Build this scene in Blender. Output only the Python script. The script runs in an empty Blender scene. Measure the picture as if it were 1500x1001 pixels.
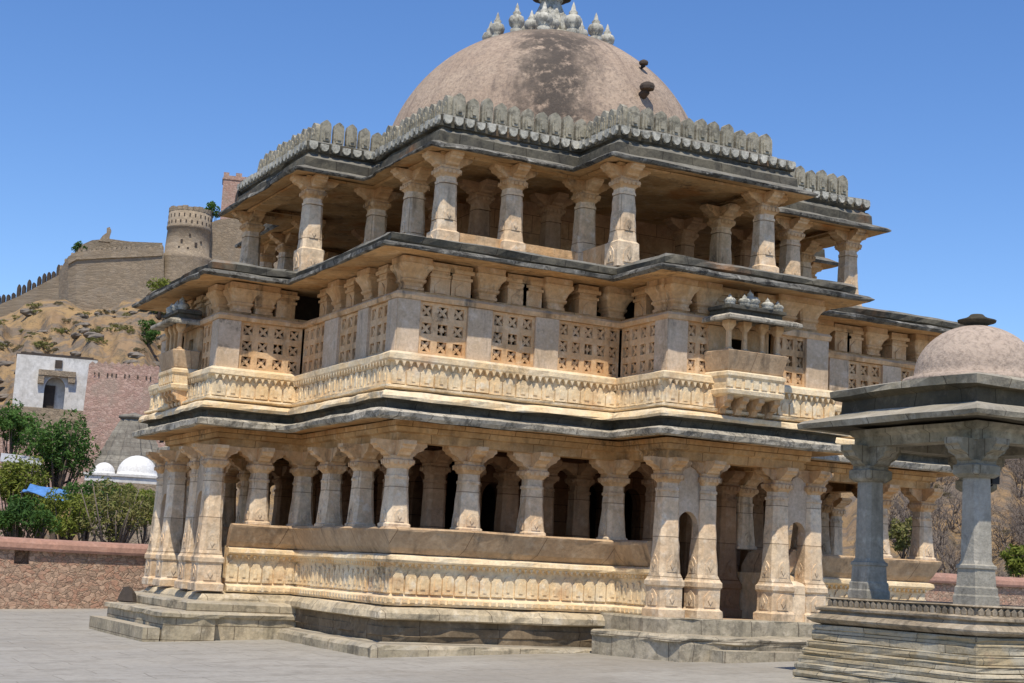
import bpy, math, random
from mathutils import Vector, Matrix
random.seed(7)
S = bpy.context.scene
COL = S.collection
PI = math.pi

# ------------------------------------------------------------------ helpers
def hsh(*a):
    v = 0.0
    for i, k in enumerate(a): v += k * (12.9898, 78.233, 37.719, 91.7, 53.1)[i]
    v = math.sin(v) * 43758.5453
    return v - math.floor(v)
def vn(t, seed):
    i = math.floor(t); f = t - i; f = f*f*(3-2*f)
    return (hsh(i, seed)*(1-f) + hsh(i+1, seed)*f)*2-1
def vn2(x, y, seed):
    i, j = math.floor(x), math.floor(y); f, g = x-i, y-j
    f = f*f*(3-2*f); g = g*g*(3-2*g)
    a = hsh(i, j, seed)*(1-f)+hsh(i+1, j, seed)*f
    b = hsh(i, j+1, seed)*(1-f)+hsh(i+1, j+1, seed)*f
    return (a*(1-g)+b*g)*2-1
def fbm(x, y, seed, n=4):
    s, a = 0, 1
    for k in range(n):
        s += a*vn2(x, y, seed+k); x *= 2.03; y *= 2.03; a *= .5
    return s

class MB:
    def __init__(s): s.v = []; s.f = []; s.m = []; s.sm = []
    def add(s, vs, fs, mi=0, smooth=False):
        b = len(s.v); s.v += [tuple(p) for p in vs]
        for f in fs: s.f.append(tuple(b+i for i in f)); s.m.append(mi); s.sm.append(smooth)
    def box(s, x0, x1, y0, y1, z0, z1, mi=0, M=None):
        vs = [(x0,y0,z0),(x1,y0,z0),(x1,y1,z0),(x0,y1,z0),(x0,y0,z1),(x1,y0,z1),(x1,y1,z1),(x0,y1,z1)]
        if M is not None: vs = [M @ Vector(v) for v in vs]
        s.add(vs, [(0,3,2,1),(4,5,6,7),(0,1,5,4),(1,2,6,5),(2,3,7,6),(3,0,4,7)], mi)
    def rings(s, rs, closed=True, cap0=False, cap1=False, mi=0, smooth=False):
        n = len(rs[0]); vs = [p for r in rs for p in r]; fs = []
        for k in range(len(rs)-1):
            for i in range(n if closed else n-1):
                j = (i+1) % n
                fs.append((k*n+i, k*n+j, (k+1)*n+j, (k+1)*n+i))
        if cap0: fs.append(tuple(range(n-1, -1, -1)))
        if cap1: fs.append(tuple((len(rs)-1)*n+i for i in range(n)))
        s.add(vs, fs, mi, smooth)
    def lathe(s, prof, n=24, c=(0,0,0), mi=0, smooth=True, flute=0, fn=8):
        rs = []
        for r, z in prof:
            ring = []
            for i in range(n):
                a = 2*PI*i/n; q = r*(1+flute*math.cos(a*fn)) if flute else r
                ring.append((c[0]+q*math.cos(a), c[1]+q*math.sin(a), c[2]+z))
            rs.append(ring)
        s.rings(rs, True, True, True, mi, smooth)
    def oct(s, prof, ch=.3, c=(0,0), mi=0):
        """square section with chamfered corners; prof = [(half width, z, chamfer fraction or None)]"""
        rs = []; full = []
        for p in prof:
            p = (p[0], p[1], p[2] if len(p) > 2 else ch)
            if full and p[1]-full[-1][1] > .16:
                q = full[-1]; m_ = int((p[1]-q[1])/.11)
                for i in range(1, m_): f = i/m_; full.append((q[0]+(p[0]-q[0])*f, q[1]+(p[1]-q[1])*f, q[2]+(p[2]-q[2])*f))
            full.append(p)
        for p in full:
            w, z = p[0], p[1]; k = (p[2] if len(p) > 2 else ch)*w
            rs.append([(c[0]+x, c[1]+y, z) for x, y in ((-w+k,-w),(w-k,-w),(w,-w+k),(w,w-k),(w-k,w),(-w+k,w),(-w,w-k),(-w,-w+k))])
        s.rings(rs, True, True, True, mi)
    def worn(s, seed, amt=.006):
        r = random.Random(seed); s.v = [(x+r.uniform(-amt,amt), y+r.uniform(-amt,amt), z+r.uniform(-amt,amt)*.5) for x, y, z in s.v]
    def prism(s, poly, depth, M, mi=0):
        """poly in local (x,z), extruded from y=0 to y=-depth, then M"""
        n = len(poly)
        vs = [M @ Vector((x, 0, z)) for x, z in poly] + [M @ Vector((x, -depth, z)) for x, z in poly]
        fs = [tuple(range(n-1, -1, -1)), tuple(n+i for i in range(n))]
        fs += [(i, (i+1) % n, n+(i+1) % n, n+i) for i in range(n)]
        s.add(vs, fs, mi)
    def tube(s, pts, rad, n=6, mi=0):
        rs = []
        for i, p in enumerate(pts):
            p = Vector(p); a = Vector(pts[max(i-1, 0)]); b = Vector(pts[min(i+1, len(pts)-1)])
            d = (b-a).normalized(); u = d.orthogonal().normalized(); w = d.cross(u)
            r = rad[i] if isinstance(rad, (list, tuple)) else rad
            rs.append([p+(u*math.cos(2*PI*k/n)+w*math.sin(2*PI*k/n))*r for k in range(n)])
        s.rings(rs, True, True, True, mi, True)
    def build(s, name, mats, parent=None, **props):
        me = bpy.data.meshes.new(name); me.from_pydata(s.v, [], s.f)
        if not isinstance(mats, (list, tuple)): mats = [mats]
        for m in mats: me.materials.append(m)
        if len(mats) > 1: me.polygons.foreach_set('material_index', s.m)
        if any(s.sm): me.polygons.foreach_set('use_smooth', s.sm)
        me.update()
        o = bpy.data.objects.new(name, me); COL.objects.link(o)
        if parent: o.parent = parent
        for k, v in props.items(): o[k] = v
        return o

def tag(o, label, cat, group=None, kind=None):
    o['label'] = label; o['category'] = cat
    if group: o['group'] = group
    o['kind'] = kind or 'thing'
    return o
def empty(name, loc=(0,0,0), rz=0):
    o = bpy.data.objects.new(name, None); COL.objects.link(o)
    o.location = loc; o.rotation_euler = (0,0,rz); o.empty_display_size = .3
    return o
def dup(src, loc, rz=0, scale=None, parent='same'):
    o = src.copy(); COL.objects.link(o); o.location = loc; o.rotation_euler = (0,0,rz)
    if scale: o.scale = scale
    if parent != 'same': o.parent = parent
    for ch in list(src.children):
        c = ch.copy(); COL.objects.link(c); c.parent = o
    return o

# --- plans: closed rectilinear outlines, counter-clockwise
class Plan:
    def __init__(s, pts, closed=True):
        s.p = pts; s.closed = closed; n = len(pts); s.nrm = []
        for i in range(n if closed else n-1):
            a, b = pts[i], pts[(i+1) % n]; dx, dy = b[0]-a[0], b[1]-a[1]; l = math.hypot(dx, dy)
            s.nrm.append((dy/l, -dx/l))
    def off(s, o):
        out = []; n = len(s.p)
        for i, (x, y) in enumerate(s.p):
            if s.closed: n0, n1 = s.nrm[i-1], s.nrm[i]
            else:
                n0 = s.nrm[max(i-1, 0)]; n1 = s.nrm[min(i, n-2)]
            d = 1 + n0[0]*n1[0] + n0[1]*n1[1]
            out.append((x+o*(n0[0]+n1[0])/d, y+o*(n0[1]+n1[1])/d))
        return out
    def edges(s, o):
        q = s.off(o); n = len(q); r = []
        for i in range(n if s.closed else n-1):
            a, b = q[i], q[(i+1) % n]; l = math.hypot(b[0]-a[0], b[1]-a[1])
            r.append((a, b, ((b[0]-a[0])/l, (b[1]-a[1])/l), s.nrm[i], l))
        return r
def frame(p, t, nrm, z=0):
    """local x along t, local y = inward (-normal), z up"""
    return Matrix(((t[0], -nrm[0], 0, p[0]), (t[1], -nrm[1], 0, p[1]), (0, 0, 1, z), (0, 0, 0, 1)))
def loft(mb, plan, prof, seg=.2, jo=.008, jz=.006, seed=0, mi=0, caps=True):
    """sweep a profile [(offset, z[, jitter scale])] round a plan, wavering a little like worn stone"""
    base = plan.edges(0); cnt = [max(1, int(e[4]/seg)) for e in base]
    rs = []
    for k, pr in enumerate(prof):
        o, z = pr[0], pr[1]; js = pr[2] if len(pr) > 2 else 1
        ring = []; u = 0
        q = plan.off(o); ne = len(base)
        for i in range(ne):
            a, b = q[i], q[(i+1) % len(q)]; nx, ny = plan.nrm[i]
            for j in range(cnt[i]):
                f = j/cnt[i]; u += seg
                jj = jo*js*(vn(u*1.7, seed+k*3.1)+.7*vn(u*5.3, seed+k*3.1+7)-(2.2 if jo > .015 and hsh(int(u*2.2), seed) > .86 else 0)) if j else 0
                zz = jz*js*(vn(u*.6, seed+50+k*.7)+.6*vn(u*2.3, seed+90+k))
                ring.append((a[0]+(b[0]-a[0])*f+nx*jj, a[1]+(b[1]-a[1])*f+ny*jj, z+zz))
        if not plan.closed: ring.append((q[-1][0], q[-1][1], z))
        rs.append(ring)
    if isinstance(mi, list):
        n = len(rs[0]); b = len(mb.v); mb.v += [p for r in rs for p in r]
        for k in range(len(rs)-1):
            for i in range(n if plan.closed else n-1):
                j = (i+1) % n
                mb.f.append((b+k*n+i, b+k*n+j, b+(k+1)*n+j, b+(k+1)*n+i)); mb.m.append(mi[k]); mb.sm.append(False)
        mi = mi[0]
    else: mb.rings(rs, plan.closed, False, False, mi)
    if not plan.closed and caps:
        n = len(rs[0])
        for e in (0, n-1):
            pts = [r[e] for r in rs]
            mb.add(pts, [tuple(range(len(pts)))], mi)
def slab(mb, plan, o, z0, z1, mi=0):
    q = plan.off(o); n = len(q)
    mb.add([(x, y, z0) for x, y in q]+[(x, y, z1) for x, y in q],
           [tuple(range(n-1, -1, -1)), tuple(range(n, 2*n))]+[(i, (i+1) % n, n+(i+1) % n, n+i) for i in range(n)], mi)

# ------------------------------------------------------------------ materials
class NT:
    def __init__(s, name):
        s.mat = bpy.data.materials.new(name); s.mat.use_nodes = True
        s.t = s.mat.node_tree; s.t.nodes.clear()
        s.out = s.t.nodes.new('ShaderNodeOutputMaterial'); s.bsdf = s.t.nodes.new('ShaderNodeBsdfPrincipled')
        s.t.links.new(s.bsdf.outputs[0], s.out.inputs[0])
        s.bsdf.inputs['Roughness'].default_value = .9
        s.bsdf.inputs['Specular IOR Level'].default_value = .2
        tc = s.n('ShaderNodeTexCoord'); oi = s.n('ShaderNodeObjectInfo')
        m = s.n('ShaderNodeMath', operation='MULTIPLY'); s.l(oi.outputs['Random'], m.inputs[0]); m.inputs[1].default_value = 37
        va = s.n('ShaderNodeVectorMath', operation='ADD'); s.l(tc.outputs['Object'], va.inputs[0]); s.l(m.outputs[0], va.inputs[1])
        s.co = va.outputs[0]; s.raw = tc.outputs['Object']
        s.rnd = oi.outputs['Random']
        g = s.n('ShaderNodeNewGeometry'); s.nrm = g.outputs['Normal']; s.pos = g.outputs['Position']
    def n(s, t, **k):
        x = s.t.nodes.new(t)
        for a, b in k.items(): setattr(x, a, b)
        return x
    def l(s, a, b): s.t.links.new(a, b)
    def scaled(s, sc, co=None):
        m = s.n('ShaderNodeMapping'); s.l(co or s.co, m.inputs[0]); m.inputs['Scale'].default_value = sc
        return m.outputs[0]
    def noise(s, sc, det=6, rough=.6, co=None, dist=0):
        x = s.n('ShaderNodeTexNoise'); s.l(co or s.co, x.inputs['Vector'])
        x.inputs['Scale'].default_value = sc; x.inputs['Detail'].default_value = det; x.inputs['Roughness'].default_value = rough
        x.inputs['Distortion'].default_value = dist
        return x.outputs['Fac']
    def ramp(s, fac, a, b, ca=0.0, cb=1.0):
        x = s.n('ShaderNodeMapRange'); x.interpolation_type = 'SMOOTHSTEP'
        s.l(fac, x.inputs[0])
        for i, v in enumerate((a, b, ca, cb)): x.inputs[1+i].default_value = v
        return x.outputs[0]
    def math(s, op, a, b):
        x = s.n('ShaderNodeMath', operation=op)
        for i, v in enumerate((a, b)):
            if isinstance(v, (int, float)): x.inputs[i].default_value = v
            else: s.l(v, x.inputs[i])
        return x.outputs[0]
    def mix(s, fac, a, b, mode='MIX'):
        x = s.n('ShaderNodeMix', data_type='RGBA', blend_type=mode)
        for i, v in ((0, fac), (6, a), (7, b)):
            if isinstance(v, (int, float)): x.inputs[i].default_value = v
            elif isinstance(v, tuple): x.inputs[i].default_value = (*v, 1)
            else: s.l(v, x.inputs[i])
        return x.outputs[2]
    def sep(s, v):
        x = s.n('ShaderNodeSeparateXYZ'); s.l(v, x.inputs[0]); return x.outputs
    def comb(s, a, b, c):
        x = s.n('ShaderNodeCombineXYZ')
        for i, v in enumerate((a, b, c)):
            if isinstance(v, (int, float)): x.inputs[i].default_value = v
            else: s.l(v, x.inputs[i])
        return x.outputs[0]
    def bump(s, h, st=.5, dist=.02, prev=None):
        b = s.n('ShaderNodeBump'); s.l(h, b.inputs['Height']); b.inputs['Strength'].default_value = st; b.inputs['Distance'].default_value = dist
        if prev is not None: s.l(prev, b.inputs['Normal'])
        return b.outputs[0]
    def done(s, col, nor=None):
        s.l(col, s.bsdf.inputs['Base Color'])
        if nor is not None: s.l(nor, s.bsdf.inputs['Normal'])
        return s.mat

def stone(name, c1, c2, c3=None, stain=(.035,.032,.028), samt=.5, top=None, topamt=.8, joints=None, fine=14, big=1.3, bump=.5, orange=0, grime=None):
    k = NT(name)
    n1 = k.noise(big, 5, .6); n2 = k.noise(fine, 6, .7); n3 = k.noise(big*3.7, 5, .65)
    col = k.mix(k.ramp(n1, .36, .64), c1, c2)
    if c3: col = k.mix(k.ramp(n3, .5, .72, 0, .8), col, c3)
    col = k.mix(k.ramp(n2, .3, .75, 0, .55), col, k.mix(.5, col, (.02,.018,.015)), 'MIX')
    h = n2
    if joints:
        L, H = joints
        p = k.sep(k.raw); u = k.math('ADD', p[0], p[1])
        br = k.n('ShaderNodeTexBrick'); k.l(k.comb(u, p[2], 0), br.inputs['Vector'])
        br.inputs['Scale'].default_value = 1; br.inputs['Brick Width'].default_value = L; br.inputs['Row Height'].default_value = H
        br.inputs['Mortar Size'].default_value = .008; br.inputs['Mortar Smooth'].default_value = .3
        br.inputs['Color1'].default_value = (.82,.82,.82,1); br.inputs['Color2'].default_value = (1.1,1.1,1.1,1); br.inputs['Mortar'].default_value = (.35,.32,.3,1)
        col = k.mix(.85, col, br.outputs['Color'], 'MULTIPLY')
        h = k.math('SUBTRACT', n2, k.math('MULTIPLY', br.outputs['Fac'], .8))
    if orange:
        col = k.mix(k.math('MULTIPLY', k.ramp(k.noise(.9, 4, .6, k.scaled((1,1,1.6))), .56, .72), orange), col, (.42,.17,.045))
    # rain streaks: noise drawn out along z, broken up by a larger one
    st = k.math('MULTIPLY', k.ramp(k.noise(3.2, 5, .65, k.scaled((1,1,.22))), .5, .72), k.ramp(k.noise(.8, 4, .6), .4, .62))
    col = k.mix(k.math('MULTIPLY', st, samt), col, stain)
    pt = k.math('MULTIPLY', k.ramp(k.noise(.7, 8, .72, k.scaled((1,1,1.3))), .58, .68), k.ramp(n2, .35, .6))
    col = k.mix(k.math('MULTIPLY', pt, min(1, samt*.8)), col, stain)
    if grime:
        col = k.mix(k.math('MULTIPLY', k.ramp(k.noise(5, 6, .75), .48, .6), grime), col, stain)
    if top:
        nz = k.sep(k.nrm)[2]
        m = k.math('MULTIPLY', k.ramp(nz, .25, .7), k.ramp(k.noise(4, 6, .7), .3, .6, .4, 1))
        col = k.mix(k.math('MULTIPLY', m, topamt), col, top)
    b = k.bump(h, bump, .02); b = k.bump(n3, bump*.6, .05, b)
    return k.done(col, b)

M = {}
M['stone'] = stone('carved_sandstone', (.76,.52,.30), (.64,.39,.19), (.82,.63,.42), samt=.85, top=(.36,.32,.26), topamt=.5, orange=.35)
M['frieze'] = stone('pale_frieze_stone', (.88,.72,.48), (.84,.61,.34), (.90,.80,.62), samt=.55, orange=.4, top=(.50,.44,.34), topamt=.4)
M['inner_dark'] = stone('shaded_inner_stone', (.07,.045,.03), (.05,.033,.022), (.09,.06,.04), samt=.3)  # near-black copy of the inner stone, hall shade put into the colour
M['lip_dark'] = stone('stained_eave_lip', (.20,.19,.165), (.12,.115,.10), (.46,.45,.41), samt=.6, joints=(.62,3), grime=.85, stain=(.03,.028,.025), fine=26)
M['gallery'] = stone('gallery_wall_stone', (.62,.38,.22), (.50,.29,.155), (.68,.46,.29), samt=.5, joints=(.8,.35))
M['column_in'] = stone('shaded_column_stone', (.50,.31,.18), (.42,.25,.135), (.57,.39,.25), samt=.45, joints=(3.0,.62))  # darker copy of the column stone, interior shade put into the colour
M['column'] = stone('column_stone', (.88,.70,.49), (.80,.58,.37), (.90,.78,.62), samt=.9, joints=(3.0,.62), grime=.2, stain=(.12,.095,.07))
M['plaster'] = stone('lime_plaster_panel', (.68,.53,.38), (.56,.42,.28), (.74,.61,.47), samt=.8, fine=22, bump=.25)
M['soffit'] = stone('soffit_stone', (.66,.42,.20), (.53,.31,.13), (.74,.53,.31), samt=.7, orange=.8, joints=(.9,.5))
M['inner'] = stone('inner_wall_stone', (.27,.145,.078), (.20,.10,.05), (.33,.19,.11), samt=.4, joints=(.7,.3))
M['backrest'] = stone('seat_back_stone', (.62,.44,.27), (.50,.34,.20), (.68,.52,.35), samt=.7, joints=(1.3,2))
M['eave'] = stone('lichen_eave_stone', (.09,.085,.07), (.15,.135,.10), (.05,.048,.04), samt=.6, top=(.24,.23,.20), topamt=.7, joints=(.62,3), grime=.4, orange=.35)
M['lip'] = stone('pale_eave_lip', (.50,.455,.37), (.38,.34,.265), (.60,.56,.47), samt=.55, joints=(.62,3), grime=.6, stain=(.05,.048,.042), fine=20)
M['merlon'] = stone('grey_merlon_stone', (.32,.30,.235), (.40,.37,.29), (.22,.21,.16), samt=.8, grime=.5, fine=18)
M['grey_mould'] = stone('grey_moulding_stone', (.36,.35,.29), (.44,.42,.35), (.26,.25,.21), samt=.6, grime=.6, fine=18)
M['plinth'] = stone('plinth_stone', (.54,.45,.31), (.42,.36,.25), (.60,.52,.39), samt=.65, top=(.34,.32,.28), topamt=.5, joints=(.8,.24), grime=.3)
M['ledge'] = stone('pale_ledge_stone', (.66,.55,.38), (.52,.43,.29), (.74,.66,.52), samt=.7, joints=(.9,3), grime=.3)
M['recess'] = stone('shaded_plinth_recess', (.27,.20,.125), (.18,.135,.085), (.38,.30,.20), samt=.6, joints=(1.4,2))  # shadow under the ledge painted in as dark brown
M['greystep'] = stone('grey_step_stone', (.48,.42,.32), (.37,.33,.25), (.54,.48,.38), samt=.65, joints=(.9,.5), grime=.35)
M['finial'] = stone('finial_stone', (.58,.56,.48), (.42,.41,.35), (.68,.66,.58), samt=.6, grime=.45, fine=20)
M['darkstone'] = stone('dark_stone', (.06,.05,.045), (.09,.07,.055), samt=.4)
M['pav_col'] = stone('pavilion_grey_stone', (.42,.39,.33), (.31,.29,.24), (.50,.47,.40), samt=.5, fine=24)
M['pav_eave'] = stone('pavilion_eave_stone', (.38,.34,.26), (.27,.24,.17), (.46,.43,.35), samt=.5, top=(.36,.33,.28), topamt=.5, joints=(.7,3), grime=.3)
M['pav_mould'] = stone('pavilion_moulding_stone', (.40,.33,.24), (.32,.26,.18), (.46,.41,.33), samt=.6, joints=(.9,3), grime=.35)
M['pav_dark'] = stone('pavilion_dark_band', (.10,.085,.055), (.065,.058,.04), (.15,.125,.085), samt=.5, joints=(.7,3), grime=.3)

def pav_base_mat():
    k = NT('pavilion_coursed_stone')
    p = k.sep(k.raw); u = k.math('ADD', p[0], p[1])
    br = k.n('ShaderNodeTexBrick'); k.l(k.comb(k.math('ADD', u, k.math('MULTIPLY', k.noise(2, 3), .08)), k.math('ADD', p[2], k.math('MULTIPLY', k.noise(1.5, 3), .02)), 0), br.inputs['Vector'])
    br.inputs['Scale'].default_value = 1; br.inputs['Brick Width'].default_value = .95; br.inputs['Row Height'].default_value = .115
    br.inputs['Mortar Size'].default_value = .006; br.inputs['Mortar Smooth'].default_value = .4; br.inputs['Bias'].default_value = -.1
    br.inputs['Color1'].default_value = (.46,.40,.29,1); br.inputs['Color2'].default_value = (.33,.26,.15,1); br.inputs['Mortar'].default_value = (.10,.09,.07,1)
    col = k.mix(k.ramp(k.noise(2.3, 5), .45, .65, 0, .6), br.outputs['Color'], (.40,.38,.31))
    col = k.mix(k.ramp(k.noise(1.1, 4), .6, .72, 0, .5), col, (.42,.22,.14))
    n2 = k.noise(14, 7, .7)
    col = k.mix(k.ramp(n2, .45, .75, 0, .5), col, (.09,.08,.06))
    b = k.bump(k.math('SUBTRACT', n2, k.math('MULTIPLY', br.outputs['Fac'], 1.2)), .7, .02)
    return k.done(col, b)
M['pav_base'] = pav_base_mat()

def dome_mat(name, a, b, c, streak=None, cz=0, cam_dir=None):
    k = NT(name)
    n1 = k.noise(.9, 6, .65); n2 = k.noise(16, 7, .72); n3 = k.noise(4, 6, .7)
    col = k.mix(k.ramp(n1, .38, .62), a, b)
    col = k.mix(k.ramp(n3, .45, .7, 0, .7), col, c)
    col = k.mix(k.ramp(n2, .42, .72, 0, .45), col, (.07,.055,.045))
    if streak:
        p = k.sep(k.raw)
        # dark weathering patch running down the camera-side face, and a ring under the finials
        d = k.math('ADD', k.math('MULTIPLY', p[0], streak[0]), k.math('MULTIPLY', p[1], streak[1]))
        side = k.math('ADD', k.math('MULTIPLY', p[0], -streak[1]), k.math('MULTIPLY', p[1], streak[0]))
        side = k.math('ADD', side, k.math('MULTIPLY', k.math('SUBTRACT', k.noise(2.5, 5), .5), 1.5))
        m = k.math('MULTIPLY', k.ramp(k.math('ABSOLUTE', k.math('SUBTRACT', side, .12), 0), 1.15, .2), k.ramp(d, .6, 2.2))
        rad = k.n('ShaderNodeMath', operation='ARCTAN2'); k.l(p[1], rad.inputs[0]); k.l(p[0], rad.inputs[1])
        drip = k.noise(1.0, 5, .7, k.comb(k.math('MULTIPLY', rad.outputs[0], 9.0), k.math('MULTIPLY', p[2], .55), 0))
        col = k.mix(k.math('MULTIPLY', k.ramp(drip, .50, .70), .55), col, (.13,.10,.085))
        m = k.math('MULTIPLY', m, k.ramp(n3, .28, .5))
        col = k.mix(k.math('MULTIPLY', m, .9), col, (.06,.052,.046))
        zz = k.math('ADD', p[2], k.math('MULTIPLY', k.math('SUBTRACT', n1, .5), .5))
        r = k.math('MULTIPLY', k.ramp(zz, streak[2]-.75, streak[2]-.45), k.ramp(zz, streak[2]-.05, streak[2]-.2))
        col = k.mix(k.math('MULTIPLY', r, .6), col, (.15,.125,.10))
    bmp = k.bump(n2, .5, .03); bmp = k.bump(n3, .4, .06, bmp)
    return k.done(col, bmp)
M['dome'] = dome_mat('dome_plaster', (.375,.285,.215), (.43,.335,.255), (.285,.225,.18), (-.47,-.88,12.6))
M['pav_dome'] = dome_mat('small_dome_plaster', (.42,.335,.27), (.47,.38,.305), (.35,.28,.225))

def rubble(name, a, b, c, sc=2.2, mortar=(.20,.15,.11)):
    k = NT(name)
    p = k.sep(k.raw); u = k.math('ADD', p[0], k.math('MULTIPLY', p[1], .8))
    co = k.scaled((1,1,1.5), k.comb(k.math('ADD', u, k.math('MULTIPLY', k.noise(3.5, 4), .35)), 0, k.math('ADD', p[2], k.math('MULTIPLY', k.noise(4.1, 4), .25))))
    v = k.n('ShaderNodeTexVoronoi'); k.l(co, v.inputs['Vector']); v.inputs['Scale'].default_value = sc
    e = k.n('ShaderNodeTexVoronoi', feature='DISTANCE_TO_EDGE'); k.l(co, e.inputs['Vector']); e.inputs['Scale'].default_value = sc
    cs = k.sep(v.outputs['Color'])
    col = k.mix(k.ramp(cs[0], .2, .8), a, b); col = k.mix(k.ramp(cs[1], .55, .8), col, c)
    col = k.mix(k.math('MULTIPLY', k.ramp(e.outputs['Distance'], .10, .01), .42), col, mortar)
    n2 = k.noise(9, 6, .7); col = k.mix(k.ramp(n2, .45, .75, 0, .5), col, (.08,.06,.05))
    col = k.mix(k.ramp(k.noise(.5, 4), .45, .65, 0, .4), col, (.30,.26,.21))
    return k.done(col, k.bump(k.math('ADD', k.ramp(e.outputs['Distance'], 0, .12), n2), .6, .04))
M['rubble'] = rubble('red_rubble_masonry', (.45,.27,.19), (.37,.26,.19), (.52,.36,.26), 8)
M['coping'] = stone('pink_coping_plaster', (.42,.24,.18), (.36,.21,.16), (.45,.28,.22), samt=.4, fine=10)
M['fort'] = rubble('fort_masonry', (.30,.24,.17), (.26,.21,.15), (.35,.28,.20), 2.4, (.24,.19,.14))
M['brick'] = rubble('red_fort_brick', (.42,.27,.22), (.36,.24,.19), (.48,.33,.27), 3.0, (.28,.19,.15))
M['whitewash'] = stone('whitewash', (.72,.71,.68), (.62,.60,.56), (.78,.77,.75), samt=.35, fine=3, big=.5, bump=.2)
M['shikhara'] = stone('shrine_grey_stone', (.26,.24,.20), (.20,.18,.15), (.33,.31,.26), samt=.5, fine=6, big=.8, joints=(.7,.28))
M['white'] = stone('white_dome_paint', (.8,.8,.78), (.74,.73,.70), samt=.2, fine=8, bump=.1)

def simple(name, c, rough=.8, metal=0, var=.25):
    k = NT(name); n = k.noise(6, 5)
    k.bsdf.inputs['Roughness'].default_value = rough; k.bsdf.inputs['Metallic'].default_value = metal
    return k.done(k.mix(k.ramp(n, .3, .7), c, tuple(x*(1-var) for x in c)), k.bump(n, .2, .01))
M['black'] = simple('black_metal', (.02,.02,.022), .5)
M['glass'] = simple('lamp_lens', (.55,.57,.6), .15)
M['tarp'] = simple('blue_tarp', (.10,.25,.55), .6)
M['tin'] = simple('tin_roof', (.42,.43,.44), .5)

def leafmat(name, a, b, c):
    k = NT(name)
    g = k.n('ShaderNodeNewGeometry'); r = g.outputs['Random Per Island']
    col = k.mix(k.ramp(r, 0, 1), a, b); col = k.mix(k.ramp(k.noise(.6, 3), .5, .7), col, c)
    k.bsdf.inputs['Roughness'].default_value = .65
    tr = k.n('ShaderNodeBsdfTranslucent'); k.l(k.mix(.5, col, (.10,.14,.02)), tr.inputs[0])
    mx = k.n('ShaderNodeMixShader'); mx.inputs[0].default_value = .25
    k.l(k.bsdf.outputs[0], mx.inputs[1]); k.l(tr.outputs[0], mx.inputs[2]); k.l(mx.outputs[0], k.out.inputs[0])
    k.l(col, k.bsdf.inputs['Base Color'])
    return k.mat
M['leaf_dark'] = leafmat('dark_leaves', (.05,.115,.022), (.085,.165,.032), (.04,.09,.02))
M['leaf_yel'] = leafmat('yellow_green_leaves', (.13,.17,.025), (.19,.21,.035), (.10,.14,.025))
M['leaf_olive'] = leafmat('olive_leaves', (.17,.18,.05), (.21,.185,.07), (.12,.15,.035))
M['leaf_dry'] = leafmat('dry_leaves', (.20,.16,.09), (.14,.12,.075), (.24,.18,.09))
M['bark'] = stone('bark', (.16,.12,.09), (.11,.085,.065), samt=.2)
M['twig'] = stone('dry_twigs', (.22,.18,.15), (.17,.14,.12), samt=.1)

def paving():
    k = NT('courtyard_paving')
    p = k.sep(k.raw)
    w = k.noise(.8, 3)
    br = k.n('ShaderNodeTexBrick'); k.l(k.comb(k.math('ADD', p[0], k.math('MULTIPLY', w, .15)), k.math('ADD', p[1], k.math('MULTIPLY', w, .12)), 0), br.inputs['Vector'])
    br.inputs['Scale'].default_value = 1; br.inputs['Brick Width'].default_value = 1.1; br.inputs['Row Height'].default_value = .7
    br.inputs['Mortar Size'].default_value = .012; br.inputs['Mortar Smooth'].default_value = .6
    br.inputs['Color1'].default_value = (.33,.315,.285,1); br.inputs['Color2'].default_value = (.29,.277,.25,1); br.inputs['Mortar'].default_value = (.19,.175,.15,1)
    n1 = k.noise(.45, 6, .65); n2 = k.noise(9, 7, .7)
    col = k.mix(k.ramp(n1, .35, .65, 0, .6), br.outputs['Color'], (.35,.33,.29))
    col = k.mix(k.ramp(k.noise(1.4, 8, .75, k.scaled((1,1.3,1))), .46, .66, 0, .6), col, (.20,.185,.16))
    col = k.mix(k.ramp(k.noise(.25, 5, .6), .5, .66, 0, .5), col, (.25,.225,.185))
    col = k.mix(k.ramp(n2, .4, .75, 0, .35), col, (.15,.14,.12))
    return k.done(col, k.bump(k.math('SUBTRACT', n2, br.outputs['Fac']), .4, .015))
M['paving'] = paving()
def earth(name, a, b, c, d, sc=.05):
    k = NT(name)
    n1 = k.noise(sc, 8, .65); n2 = k.noise(sc*7, 8, .75); n3 = k.noise(sc*2.3, 8, .7, k.scaled((1,1,2.2)), .6)
    col = k.mix(k.ramp(n1, .42, .58), a, b); col = k.mix(k.ramp(n3, .47, .56, 0, .92), col, c)
    col = k.mix(k.ramp(n2, .5, .68, 0, .85), col, d)
    return k.done(col, k.bump(n3, .8, 1.2, k.bump(n2, .9, .5)))
M['hill'] = earth('dry_hillside', (.38,.255,.125), (.31,.21,.12), (.20,.165,.13), (.12,.105,.075), .07)
M['ground'] = earth('dusty_ground', (.26,.20,.13), (.22,.17,.11), (.19,.16,.09), (.12,.12,.06), .05)
M['rock'] = stone('hill_rock', (.22,.19,.16), (.16,.14,.12), (.28,.24,.19), samt=.3, fine=2, big=.3)

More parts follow.
